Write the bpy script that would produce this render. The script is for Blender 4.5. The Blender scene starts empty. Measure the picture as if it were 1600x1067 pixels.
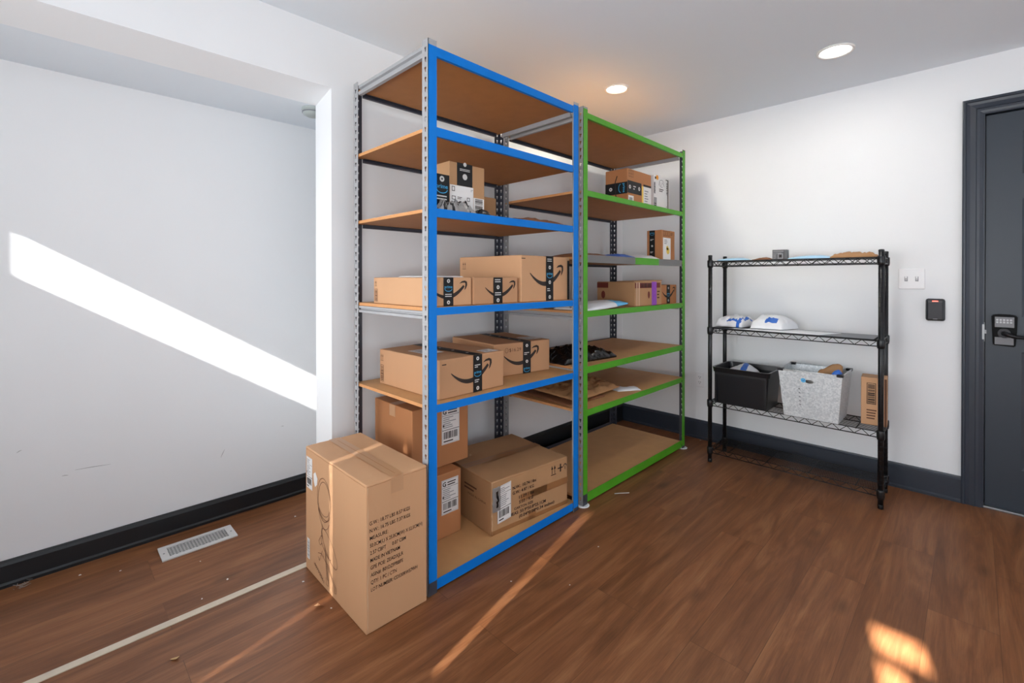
import bpy, bmesh, math, random
from mathutils import Vector, Matrix, Euler, noise

random.seed(7)
SC = bpy.context.scene
COL = SC.collection
PI = math.pi
R = math.radians

# ------------------------------------------------------------------ materials
def srgb(r, g, b):
    def f(c):
        c /= 255.0
        return c / 12.92 if c <= 0.04045 else ((c + 0.055) / 1.055) ** 2.4
    return (f(r), f(g), f(b), 1.0)

def mat(name, col, rough=0.5, metal=0.0, spec=0.5, var=0.0, scale=30.0, bump=0.0, bscale=60.0, stretch=(1, 1, 1), coat=0.0, trans=0.0):
    m = bpy.data.materials.new(name)
    m.use_nodes = True
    nt = m.node_tree
    b = nt.nodes['Principled BSDF']
    b.inputs['Base Color'].default_value = col
    b.inputs['Roughness'].default_value = rough
    b.inputs['Metallic'].default_value = metal
    b.inputs['Specular IOR Level'].default_value = spec
    b.inputs['Coat Weight'].default_value = coat
    b.inputs['Transmission Weight'].default_value = trans
    tc = nt.nodes.new('ShaderNodeTexCoord')
    mp = nt.nodes.new('ShaderNodeMapping')
    mp.inputs['Scale'].default_value = stretch
    nt.links.new(tc.outputs['Object'], mp.inputs['Vector'])
    if var > 0:
        n = nt.nodes.new('ShaderNodeTexNoise')
        n.inputs['Scale'].default_value = scale
        n.inputs['Detail'].default_value = 5
        nt.links.new(mp.outputs['Vector'], n.inputs['Vector'])
        mx = nt.nodes.new('ShaderNodeMix')
        mx.data_type = 'RGBA'
        nt.links.new(n.outputs['Fac'], mx.inputs['Factor'])
        mx.inputs['A'].default_value = tuple(max(0, c * (1 - var)) for c in col[:3]) + (1,)
        mx.inputs['B'].default_value = tuple(min(1, c * (1 + var)) for c in col[:3]) + (1,)
        nt.links.new(mx.outputs['Result'], b.inputs['Base Color'])
    if bump > 0:
        n2 = nt.nodes.new('ShaderNodeTexNoise')
        n2.inputs['Scale'].default_value = bscale
        n2.inputs['Detail'].default_value = 3
        nt.links.new(mp.outputs['Vector'], n2.inputs['Vector'])
        bp = nt.nodes.new('ShaderNodeBump')
        bp.inputs['Strength'].default_value = bump
        bp.inputs['Distance'].default_value = 0.004
        nt.links.new(n2.outputs['Fac'], bp.inputs['Height'])
        nt.links.new(bp.outputs['Normal'], b.inputs['Normal'])
    return m

def floor_mat():
    m = bpy.data.materials.new('floor_laminate')
    m.use_nodes = True
    nt = m.node_tree
    L = nt.links.new
    b = nt.nodes['Principled BSDF']
    tc = nt.nodes.new('ShaderNodeTexCoord')
    mp = nt.nodes.new('ShaderNodeMapping')
    mp.inputs['Rotation'].default_value = (0, 0, PI / 2)
    L(tc.outputs['Object'], mp.inputs['Vector'])
    br = nt.nodes.new('ShaderNodeTexBrick')
    br.inputs['Scale'].default_value = 1
    br.inputs['Brick Width'].default_value = 1.22
    br.inputs['Row Height'].default_value = 0.185
    br.inputs['Mortar Size'].default_value = 0.0011
    br.inputs['Mortar Smooth'].default_value = 0.3
    br.inputs['Bias'].default_value = 0.0
    br.offset = 0.37
    br.inputs['Color1'].default_value = (0, 0, 0, 1)
    br.inputs['Color2'].default_value = (1, 1, 1, 1)
    br.inputs['Mortar'].default_value = (0.5, 0.5, 0.5, 1)
    L(mp.outputs['Vector'], br.inputs['Vector'])
    # long grain
    mg = nt.nodes.new('ShaderNodeMapping')
    mg.inputs['Scale'].default_value = (16, 1.5, 1)
    L(tc.outputs['Object'], mg.inputs['Vector'])
    # each plank gets its own slice of the grain
    add = nt.nodes.new('ShaderNodeVectorMath'); add.operation = 'ADD'
    sc = nt.nodes.new('ShaderNodeVectorMath'); sc.operation = 'SCALE'
    L(br.outputs['Color'], sc.inputs[0]); sc.inputs['Scale'].default_value = 13.0
    L(mg.outputs['Vector'], add.inputs[0]); L(sc.outputs['Vector'], add.inputs[1])
    n1 = nt.nodes.new('ShaderNodeTexNoise')
    n1.inputs['Scale'].default_value = 1.0; n1.inputs['Detail'].default_value = 6; n1.inputs['Roughness'].default_value = 0.6
    n1.inputs['Distortion'].default_value = 1.2
    L(add.outputs['Vector'], n1.inputs['Vector'])
    mg2 = nt.nodes.new('ShaderNodeMapping')
    mg2.inputs['Scale'].default_value = (230, 7, 1)
    L(tc.outputs['Object'], mg2.inputs['Vector'])
    n2 = nt.nodes.new('ShaderNodeTexNoise')
    n2.inputs['Scale'].default_value = 1.0; n2.inputs['Detail'].default_value = 6; n2.inputs['Roughness'].default_value = .72; n2.inputs['Distortion'].default_value = .6
    L(mg2.outputs['Vector'], n2.inputs['Vector'])
    n3 = nt.nodes.new('ShaderNodeTexNoise')
    n3.inputs['Scale'].default_value = 1.6; n3.inputs['Detail'].default_value = 3
    L(tc.outputs['Object'], n3.inputs['Vector'])
    r1 = nt.nodes.new('ShaderNodeValToRGB')
    e = r1.color_ramp.elements
    e[0].position = 0.28; e[0].color = FLOOR_DARK
    e[1].position = 0.72; e[1].color = FLOOR_LIGHT
    k = r1.color_ramp.elements.new(0.5); k.color = FLOOR_MID
    L(n1.outputs['Fac'], r1.inputs['Fac'])
    def mul(a, fac_socket, lo, hi):
        mr = nt.nodes.new('ShaderNodeMapRange')
        mr.inputs['To Min'].default_value = lo; mr.inputs['To Max'].default_value = hi
        L(fac_socket, mr.inputs['Value'])
        v = nt.nodes.new('ShaderNodeVectorMath'); v.operation = 'SCALE'
        L(a, v.inputs[0]); L(mr.outputs['Result'], v.inputs['Scale'])
        return v.outputs['Vector']
    c = mul(r1.outputs['Color'], n2.outputs['Fac'], 0.45, 1.55)
    c = mul(c, n3.outputs['Fac'], 0.85, 1.15)
    c = mul(c, br.outputs['Color'], 0.9, 1.1)
    # knots
    mk = nt.nodes.new('ShaderNodeMapping'); mk.inputs['Scale'].default_value = (5.0, 2.2, 1)
    L(tc.outputs['Object'], mk.inputs['Vector'])
    vo = nt.nodes.new('ShaderNodeTexVoronoi'); vo.inputs['Scale'].default_value = 1.0
    L(mk.outputs['Vector'], vo.inputs['Vector'])
    rk = nt.nodes.new('ShaderNodeMapRange')
    rk.inputs['From Min'].default_value = 0.03; rk.inputs['From Max'].default_value = 0.16
    rk.inputs['To Min'].default_value = 0.62; rk.inputs['To Max'].default_value = 1.0
    L(vo.outputs['Distance'], rk.inputs['Value'])
    vk = nt.nodes.new('ShaderNodeVectorMath'); vk.operation = 'SCALE'
    L(c, vk.inputs[0]); L(rk.outputs['Result'], vk.inputs['Scale'])
    c = vk.outputs['Vector']
    sm = mul(c, br.outputs['Fac'], 1.0, 0.62)
    L(sm, b.inputs['Base Color'])
    rr = nt.nodes.new('ShaderNodeMapRange')
    rr.inputs['To Min'].default_value = 0.34; rr.inputs['To Max'].default_value = 0.52
    L(n2.outputs['Fac'], rr.inputs['Value'])
    L(rr.outputs['Result'], b.inputs['Roughness'])
    b.inputs['Specular IOR Level'].default_value = 0.34
    bp = nt.nodes.new('ShaderNodeBump'); bp.inputs['Strength'].default_value = 0.12; bp.inputs['Distance'].default_value = 0.002
    L(n2.outputs['Fac'], bp.inputs['Height']); L(bp.outputs['Normal'], b.inputs['Normal'])
    return m

def galv_mat():
    m = mat('galvanized_steel', srgb(200, 205, 208), 0.42, 0.35)
    nt = m.node_tree; b = nt.nodes['Principled BSDF']
    tc = nt.nodes.new('ShaderNodeTexCoord')
    vo = nt.nodes.new('ShaderNodeTexVoronoi'); vo.inputs['Scale'].default_value = 130
    nt.links.new(tc.outputs['Object'], vo.inputs['Vector'])
    rp = nt.nodes.new('ShaderNodeValToRGB')
    rp.color_ramp.elements[0].color = srgb(192, 198, 202); rp.color_ramp.elements[1].color = srgb(226, 230, 232)
    sp = nt.nodes.new('ShaderNodeSeparateColor')
    nt.links.new(vo.outputs['Color'], sp.inputs['Color'])
    nt.links.new(sp.outputs['Red'], rp.inputs['Fac'])
    nt.links.new(rp.outputs['Color'], b.inputs['Base Color'])
    return m

def emit(name, col, s):
    m = bpy.data.materials.new(name); m.use_nodes = True
    b = m.node_tree.nodes['Principled BSDF']
    b.inputs['Base Color'].default_value = col
    b.inputs['Emission Color'].default_value = col
    b.inputs['Emission Strength'].default_value = s
    return m

FLOOR_DARK = srgb(98, 59, 34); FLOOR_MID = srgb(122, 77, 47); FLOOR_LIGHT = srgb(144, 97, 63)
M = {}
M['wall'] = mat('wall_paint', srgb(238, 240, 242), 0.75, var=0.012, scale=4, bump=0.04, bscale=220)
M['ceil'] = mat('ceiling_paint', srgb(232, 240, 247), 0.85, var=0.01, scale=3, bump=0.04, bscale=200)
M['floor'] = floor_mat()
M['base_dark'] = mat('baseboard_black', srgb(17, 20, 24), 0.45, var=0.1, scale=9)
M['base_navy'] = mat('baseboard_navy', srgb(40, 47, 58), 0.42, var=0.08, scale=9)
M['door'] = mat('door_paint', srgb(42, 51, 61), 0.42, var=0.04, scale=5, bump=0.05, bscale=150, stretch=(1, 1, .3))
M['casing'] = mat('casing_paint', srgb(42, 49, 60), 0.38, var=0.05, scale=8)
M['gap'] = mat('dark_gap', srgb(10, 11, 13), 0.8)
M['strip'] = mat('cream_strip', srgb(205, 192, 172), 0.6, var=0.12, scale=30)
M['blue'] = mat('blue_paint', srgb(0, 116, 206), 0.5, spec=.2, var=0.07, scale=22, bump=0.06, bscale=60)
M['green'] = mat('green_paint', srgb(78, 156, 36), 0.4, spec=.3, var=0.1, scale=22, bump=0.06, bscale=60)
M['steel'] = mat('grey_enamel_steel', srgb(160, 160, 162), 0.38, 0.0, var=0.06, scale=14)
M['steel_dark_and_shaded'] = mat('dark_and_shaded_steel', srgb(56, 58, 68), 0.42, 0.0, var=0.06, scale=14)  # dark steel; on the rear posts poor light put into the colour
M['rail_grey'] = mat('grey_rail', srgb(112, 111, 111), 0.5, var=.06, scale=20)
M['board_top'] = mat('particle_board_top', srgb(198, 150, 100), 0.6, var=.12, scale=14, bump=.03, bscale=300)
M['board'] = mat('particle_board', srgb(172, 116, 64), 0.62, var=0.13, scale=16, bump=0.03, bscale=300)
M['board_edge'] = mat('board_edge', srgb(206, 146, 92), 0.7, var=0.15, scale=120)
M['carton'] = mat('cardboard', srgb(186, 140, 102), 0.72, var=0.05, scale=7, bump=0.05, bscale=70, stretch=(1, 1, .15))
M['carton_tan'] = mat('cardboard_tan', srgb(200, 154, 114), 0.72, var=0.05, scale=7, bump=0.05, bscale=70, stretch=(1, 1, .15))
M['carton_rust'] = mat('cardboard_rust', srgb(176, 118, 74), 0.72, var=0.06, scale=7, bump=0.05, bscale=70, stretch=(1, 1, .15))
M['carton_dull'] = mat('cardboard_dull', srgb(176, 134, 94), 0.74, var=0.08, scale=9, bump=0.08, bscale=50, stretch=(1, 1, .15))
M['edge'] = mat('cardboard_crease', srgb(168, 120, 80), 0.8)
M['ink'] = mat('ink', srgb(40, 28, 22), 0.7)
M['ink_brown'] = mat('brown_ink', srgb(96, 60, 38), 0.7)
M['tape'] = mat('black_tape', srgb(18, 18, 20), 0.5, spec=.3)
M['tape_blue'] = mat('tape_blue_print', srgb(60, 165, 215), 0.4)
M['tape_white'] = mat('tape_white_print', srgb(205, 203, 200), 0.5)
M['tape_tan'] = mat('tan_tape', srgb(190, 146, 108), 0.3, coat=0.2)
M['tape_brown'] = mat('brown_tape', srgb(150, 104, 64), 0.3, coat=.2)
M['tape_clear'] = mat('pale_tape', srgb(214, 180, 146), 0.22, coat=0.4)
M['label'] = mat('label_paper', srgb(232, 230, 228), 0.5)
M['label_grey'] = mat('label_grey_print', srgb(150, 150, 152), 0.6)
M['yellow'] = mat('yellow_print', srgb(240, 205, 90), 0.5)
M['orange'] = mat('orange_print', srgb(240, 160, 40), 0.5)
M['purple'] = mat('purple_tape', srgb(140, 62, 176), 0.35, var=0.3, scale=70)
M['red_print'] = mat('red_print', srgb(110, 40, 30), 0.6)
M['poly_white'] = mat('white_poly', srgb(232, 233, 236), 0.35, bump=0.35, bscale=35)
M['poly_blue'] = mat('blue_poly', srgb(40, 100, 190), 0.35, bump=0.3, bscale=35)
M['poly_sky'] = mat('sky_blue_poly', srgb(96, 184, 230), 0.3, bump=0.25, bscale=30)
M['poly_pale'] = mat('pale_blue_poly', srgb(168, 210, 236), 0.4, bump=0.2, bscale=30)
M['poly_black'] = mat('black_poly', srgb(16, 16, 18), 0.22, bump=0.8, bscale=28)
M['poly_grey'] = mat('silver_poly', srgb(150, 148, 146), 0.3, 0.3, bump=0.6, bscale=40)
M['kraft'] = mat('kraft_paper', srgb(172, 128, 86), 0.75, var=0.07, scale=12, bump=0.3, bscale=25)
M['kraft_dark'] = mat('kraft_paper_dark', srgb(128, 82, 52), 0.75, var=0.1, scale=12, bump=0.3, bscale=25)
M['black_wire'] = mat('black_epoxy_wire', srgb(22, 23, 26), 0.3, 0.2)
M['black_plastic'] = mat('black_plastic', srgb(22, 23, 27), 0.3, bump=0.06, bscale=30)
M['liner'] = mat('grey_liner', srgb(74, 77, 84), 0.35)
M['galv'] = galv_mat()
M['white_plastic'] = mat('white_plastic', srgb(236, 236, 238), 0.35)
M['grey_slot'] = mat('grey_slot', srgb(120, 124, 130), 0.5)
M['reader'] = mat('reader_black', srgb(38, 40, 44), 0.4)
M['bronze'] = mat('dark_bronze', srgb(34, 33, 36), 0.32, 0.6)
M['lock_black'] = mat('lock_black', srgb(10, 10, 12), 0.55, spec=.15)
M['keypad'] = mat('keypad_grey', srgb(120, 120, 124), 0.4)
M['key'] = mat('keypad_key', srgb(190, 192, 196), 0.4)
M['chrome'] = mat('worn_chrome', srgb(150, 152, 154), 0.45, 0.9)
M['vent'] = mat('vent_enamel', srgb(214, 212, 210), 0.4)
M['vent_dark'] = mat('vent_shadow', srgb(58, 60, 66), 0.8)
M['smoke'] = mat('detector_plastic', srgb(168, 176, 174), 0.5)
M['grey_box'] = mat('grey_printed_card', srgb(92, 92, 94), 0.5)
M['leaf'] = mat('dry_leaf', srgb(196, 160, 112), 0.8)
M['dust'] = mat('dust_fluff', srgb(170, 162, 156), 0.9)
M['lamp_trim'] = mat('lamp_trim', srgb(240, 238, 234), 0.4)
M['lens_warm'] = emit('lens_warm', (1.0, 0.86, 0.66, 1), 14)
M['lens_cool'] = emit('lens_cool', (1.0, 0.97, 0.93, 1), 14)
M['led'] = emit('reader_led', (1.0, 0.16, 0.12, 1), 2.2)
M['sun_mask'] = mat('sun_mask_cloth', srgb(225, 225, 222), 0.8)

# ------------------------------------------------------------------ helpers
def link(o):
    COL.objects.link(o); return o

def put(name, bm, mats, parent=None, smooth=False):
    """one mesh object out of a bmesh"""
    me = bpy.data.meshes.new(name)
    bm.normal_update()
    bm.to_mesh(me); bm.free()
    if not isinstance(mats, (list, tuple)): mats = [mats]
    for m in mats: me.materials.append(M[m] if isinstance(m, str) else m)
    if smooth:
        for p in me.polygons: p.use_smooth = True
    o = link(bpy.data.objects.new(name, me))
    if parent is not None: o.parent = parent
    return o

def tag(o, label=None, cat=None, group=None, kind=None):
    if label: o['label'] = label
    if cat: o['category'] = cat
    if group: o['group'] = group
    if kind: o['kind'] = kind
    return o

def thing(name, label, cat, loc=(0, 0, 0), rz=0.0, group=None):
    o = link(bpy.data.objects.new(name, None))
    o.empty_display_size = 0.05
    o.location = loc; o.rotation_euler = (0, 0, rz)
    return tag(o, label, cat, group)

def struct(o): return tag(o, kind='structure')

def box(bm, x0, x1, y0, y1, z0, z1, mi=0, bevel=0.0):
    vs = [bm.verts.new(p) for p in ((x0, y0, z0), (x1, y0, z0), (x1, y1, z0), (x0, y1, z0), (x0, y0, z1), (x1, y0, z1), (x1, y1, z1), (x0, y1, z1))]
    fs = [bm.faces.new([vs[i] for i in q]) for q in ((0, 3, 2, 1), (4, 5, 6, 7), (0, 1, 5, 4), (1, 2, 6, 5), (2, 3, 7, 6), (3, 0, 4, 7))]
    for f in fs: f.material_index = mi
    if bevel > 0:
        es = list({e for f in fs for e in f.edges})
        r = bmesh.ops.bevel(bm, geom=es, offset=bevel, segments=2, affect='EDGES', profile=0.5)
        for f in r['faces']: f.material_index = mi
    return fs

def prism(bm, pts, axis, a0, a1, mi=0):
    """polygon pts (2D) extruded along axis 'x','y','z' """
    def P(p, a):
        return {'x': (a, p[0], p[1]), 'y': (p[0], a, p[1]), 'z': (p[0], p[1], a)}[axis]
    A = [bm.verts.new(P(p, a0)) for p in pts]; B = [bm.verts.new(P(p, a1)) for p in pts]
    n = len(pts); fs = []
    fs.append(bm.faces.new(A[::-1])); fs.append(bm.faces.new(B))
    for i in range(n):
        fs.append(bm.faces.new((A[i], A[(i + 1) % n], B[(i + 1) % n], B[i])))
    for f in fs: f.material_index = mi
    bmesh.ops.recalc_face_normals(bm, faces=fs)
    return fs

def rod(bm, p, q, r, n=8, mi=0, r2=None):
    p = Vector(p); q = Vector(q); d = (q - p)
    if d.length < 1e-6: return
    z = d.normalized()
    x = z.orthogonal().normalized(); y = z.cross(x)
    r2 = r if r2 is None else r2
    A = []; B = []
    for i in range(n):
        a = 2 * PI * i / n
        v = x * math.cos(a) + y * math.sin(a)
        A.append(bm.verts.new(p + v * r)); B.append(bm.verts.new(q + v * r2))
    fs = [bm.faces.new(A[::-1]), bm.faces.new(B)]
    for i in range(n):
        f = bm.faces.new((A[i], A[(i + 1) % n], B[(i + 1) % n], B[i])); f.smooth = True; fs.append(f)
    for f in fs: f.material_index = mi

def tube(bm, pts, r, n=8, mi=0):
    """smooth tube through a polyline; r is a number or a list"""
    pts = [Vector(p) for p in pts]; rings = []
    for i, p in enumerate(pts):
        d = (pts[min(i + 1, len(pts) - 1)] - pts[max(i - 1, 0)]).normalized()
        ref = Vector((0, 0, 1)) if abs(d.z) < 0.9 else Vector((1, 0, 0))
        x = d.cross(ref).normalized(); y = d.cross(x)
        rr = r[i] if isinstance(r, (list, tuple)) else r
        rings.append([bm.verts.new(p + (x * math.cos(2 * PI * k / n) + y * math.sin(2 * PI * k / n)) * rr) for k in range(n)])
    for a, b in zip(rings, rings[1:]):
        for k in range(n):
            f = bm.faces.new((a[k], a[(k + 1) % n], b[(k + 1) % n], b[k])); f.smooth = True; f.material_index = mi
    for rg in (rings[0][::-1], rings[-1]):
        f = bm.faces.new(rg); f.material_index = mi
    bmesh.ops.recalc_face_normals(bm, faces=list(bm.faces))

def lathe(bm, prof, n=32, center=(0, 0, 0), mi=0, smooth=True):
    c = Vector(center); rings = []
    for (r, z) in prof:
        if r < 1e-5: rings.append([bm.verts.new(c + Vector((0, 0, z)))])
        else: rings.append([bm.verts.new(c + Vector((r * math.cos(2 * PI * i / n), r * math.sin(2 * PI * i / n), z))) for i in range(n)])
    for a, b in zip(rings, rings[1:]):
        for i in range(n):
            j = (i + 1) % n
            q = [a[i % len(a)], a[j % len(a)], b[j % len(b)], b[i % len(b)]]
            q = [v for k, v in enumerate(q) if v not in q[:k]]
            if len(q) > 2:
                f = bm.faces.new(q); f.smooth = smooth; f.material_index = mi
    bmesh.ops.recalc_face_normals(bm, faces=list(bm.faces))

# ---- flat printed art: labels, tape, ink
_tcache = {}
def text_mesh(s, bold=0.0):
    key = (s, bold)
    if key in _tcache: return _tcache[key]
    cu = bpy.data.curves.new('txt', 'FONT')
    cu.body = s; cu.size = 1.0; cu.resolution_u = 2; cu.offset = bold
    o = link(bpy.data.objects.new('txt', cu))
    dg = bpy.context.evaluated_depsgraph_get()
    me = bpy.data.meshes.new_from_object(o.evaluated_get(dg))
    vs = [(v.co.x, v.co.y) for v in me.vertices]; fs = [tuple(p.vertices) for p in me.polygons]
    bpy.data.objects.remove(o); bpy.data.curves.remove(cu); bpy.data.meshes.remove(me)
    w = max([v[0] for v in vs] or [1]) - min([v[0] for v in vs] or [0])
    x0 = min([v[0] for v in vs] or [0])
    _tcache[key] = ([(v[0] - x0, v[1]) for v in vs], fs, w)
    return _tcache[key]

class Art:
    def __init__(s): s.items = []; s.mats = []
    def mi(s, m):
        if m not in s.mats: s.mats.append(m)
        return s.mats.index(m)
    def poly(s, pts, m, lay=1): s.items.append((pts, [tuple(range(len(pts)))], s.mi(m), lay)); return s
    def quad(s, x0, y0, x1, y1, m, lay=1): return s.poly([(x0, y0), (x1, y0), (x1, y1), (x0, y1)], m, lay)
    def disc(s, x, y, r, m, lay=1, n=14, ry=None):
        return s.poly([(x + r * math.cos(2 * PI * i / n), y + (ry or r) * math.sin(2 * PI * i / n)) for i in range(n)], m, lay)
    def stroke(s, pts, w, m, lay=1, closed=False):
        """w a number or a list of widths"""
        n = len(pts); L = []; Rr = []
        for i in range(n):
            a = pts[(i - 1) % n if closed else max(i - 1, 0)]; b = pts[(i + 1) % n if closed else min(i + 1, n - 1)]
            dx, dy = b[0] - a[0], b[1] - a[1]; l = math.hypot(dx, dy) or 1
            ww = (w[i] if isinstance(w, (list, tuple)) else w) / 2
            L.append((pts[i][0] - dy / l * ww, pts[i][1] + dx / l * ww)); Rr.append((pts[i][0] + dy / l * ww, pts[i][1] - dx / l * ww))
        fs = [(i, (i + 1) % n, n + (i + 1) % n, n + i) for i in range(n if closed else n - 1)]
        s.items.append((Rr + L, [f for f in fs], s.mi(m), lay)); return s
    def frame(s, x0, y0, x1, y1, w, m, lay=1):
        for q in ((x0, y0, x1, y0 + w), (x0, y1 - w, x1, y1), (x0, y0 + w, x0 + w, y1 - w), (x1 - w, y0 + w, x1, y1 - w)): s.quad(*q, m, lay)
        return s
    def text(s, t, x, y, size, m, lay=1, width=None, rot=0.0, bold=0.0, center=False):
        vs, fs, w = text_mesh(t, bold)
        k = width / w if width else size
        c, sn = math.cos(rot), math.sin(rot)
        off = -w * k / 2 if center else 0
        P = [(x + (v[0] * k + off) * c - v[1] * size * sn, y + (v[0] * k + off) * sn + v[1] * size * c) for v in vs]
        s.items.append((P, fs, s.mi(m), lay)); return s
    def bars(s, x0, y0, x1, y1, m, lay=2, vertical=True, seed=1):
        rg = random.Random(seed); a, e = (x0, x1) if vertical else (y0, y1)
        st = (e - a) / 44; p = a
        while p < e - st:
            w = st * rg.choice((1, 1, 2, 3)); w = min(w, e - p)
            s.quad(*((p, y0, p + w, y1) if vertical else (x0, p, x1, p + w)), m, lay); p += w + st * rg.choice((1, 1, 2))
        return s
    def lines(s, x0, y0, x1, y1, n, m, lay=2, seed=1):
        rg = random.Random(seed); h = (y1 - y0) / n
        for i in range(n):
            s.quad(x0, y0 + i * h + h * .25, x0 + (x1 - x0) * rg.uniform(.45, 1), y0 + i * h + h * .7, m, lay)
        return s
    def build(s, name, parent, mapper, label=None):
        bm = bmesh.new()
        for pts, fs, mi, lay in s.items:
            vs = [bm.verts.new(mapper(p[0], p[1], 0.0005 + 0.0004 * lay)) for p in pts]
            for f in fs:
                try:
                    fc = bm.faces.new([vs[i] for i in f]); fc.material_index = mi
                except ValueError: pass
        o = put(name, bm, s.mats, parent)
        if label: o['label'] = label
        return o

def smile(a, x, y, w, m='ink', lay=1):
    """curved arrow printed across a carton, left tip at (x, y), width w"""
    n = 18; pts = []; ws = []
    for i in range(n + 1):
        t = i / n
        pts.append((x + w * 0.92 * t, y - w * 0.19 * (1 - abs(2 * t - .92) ** 2.0 / .8464) - w * 0.02 * t))
        ws.append(w * (0.008 + 0.080 * math.sin(PI * min(1, t * 0.80 + .02)) ** 0.9))
    a.stroke(pts, ws, m, lay)
    ex, ey = pts[-1]
    head = [(-.125, .055), (-.06, .085), (.02, .095), (.065, .075), (.07, .02), (.045, -.05), (.02, -.095)]
    a.stroke([(ex + w * p[0], ey + w * p[1]) for p in head], [w * k for k in (.008, .036, .05, .058, .052, .034, .006)], m, lay)

def ship_label(a, x0, y0, x1, y1, kind='G', lay=1, seed=1):
    w, h = x1 - x0, y1 - y0
    a.quad(x0, y0, x1, y1, 'label', lay)
    a.frame(x0 + w * .02, y0 + h * .02, x1 - w * .02, y1 - h * .02, w * .012, 'label_grey', lay + 1)
    if kind == 'G':
        a.text('G', x0 + w * .06, y1 - h * .19, w * .3, 'ink', lay + 1, bold=.03)
        a.lines(x0 + w * .34, y1 - h * .2, x1 - w * .08, y1 - h * .06, 2, 'ink', lay + 1, seed)
    else:
        a.lines(x0 + w * .08, y1 - h * .2, x1 - w * .1, y1 - h * .06, 3, 'label_grey', lay + 1, seed)
    a.quad(x0 + w * .02, y1 - h * .235, x1 - w * .02, y1 - h * .225, 'ink', lay + 1)
    a.lines(x0 + w * .08, y0 + h * .42, x1 - w * .15, y0 + h * .74, 6, 'label_grey', lay + 1, seed + 3)
    a.quad(x0 + w * .06, y0 + h * .47, x0 + w * .14, y0 + h * .53, 'ink', lay + 1)
    a.quad(x0 + w * .02, y0 + h * .37, x1 - w * .02, y0 + h * .385, 'ink', lay + 1)
    a.bars(x0 + w * .1, y0 + h * .14, x1 - w * .12, y0 + h * .33, 'ink', lay + 1, True, seed)
    a.lines(x0 + w * .1, y0 + h * .04, x1 - w * .3, y0 + h * .11, 1, 'ink', lay + 1, seed)

def tape_art(a, x0, x1, y0, y1, lay=2, order='ipwi', vertical=True):
    """black printed tape strip; order: i = round mark, w = two lines of small print, p = blue word with a curved line under it"""
    if vertical:
        a.quad(x0, y0, x1, y1, 'tape', lay)
        w = x1 - x0; cx = (x0 + x1) / 2; n = len(order); h = (y1 - y0) / n
        for k, c in enumerate(order):
            cy = y1 - h * (k + .5)
            if c == 'i':
                a.disc(cx, cy, w * .16, 'tape_white', lay + 1); a.disc(cx, cy, w * .06, 'tape', lay + 2, 8)
            elif c == 'w':
                a.lines(x0 + w * .16, cy - w * .16, x1 - w * .16, cy + w * .16, 2, 'tape_white', lay + 1, k)
            elif c == 'p':
                a.text('prime', cx, cy, w * .32, 'tape_blue', lay + 1, width=w * .78, center=True, bold=.01)
                a.stroke([(cx + w * .36 * math.cos(t), cy - w * .06 + w * .2 * math.sin(t)) for t in [PI + PI * i / 10 for i in range(11)]], w * .045, 'tape_blue', lay + 1)
    else:
        a.quad(x0, y0, x1, y1, 'tape', lay)
        w = y1 - y0; cy = (y0 + y1) / 2; n = len(order); h = (x1 - x0) / n
        for k, c in enumerate(order):
            cx = x0 + h * (k + .5)
            if c == 'i':
                a.disc(cx, cy, w * .16, 'tape_white', lay + 1); a.disc(cx, cy, w * .06, 'tape', lay + 2, 8)
            elif c == 'w':
                a.lines(cx - h * .3, cy - w * .2, cx + h * .3, cy + w * .2, 2, 'tape_white', lay + 1, k)
            elif c == 'p':
                a.text('prime', cx + w * .12, cy, w * .32, 'tape_blue', lay + 1, width=w * .78, rot=-PI / 2, center=True, bold=.01)
                a.stroke([(cx - w * .1 - w * .2 * math.sin(t), cy + w * .36 * math.cos(t)) for t in [PI * i / 10 for i in range(11)]], w * .045, 'tape_blue', lay + 1)

def up_arrows(a, x, y, s, m='ink', lay=1):
    for k in (0, 1):
        cx = x + k * s * .45
        a.quad(cx - s * .04, y, cx + s * .04, y + s * .6, m, lay)
        a.poly([(cx - s * .16, y + s * .55), (cx + s * .16, y + s * .55), (cx, y + s)], m, lay)
    a.quad(x - s * .2, y - s * .16, x + s * .65, y - s * .08, m, lay)

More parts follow.
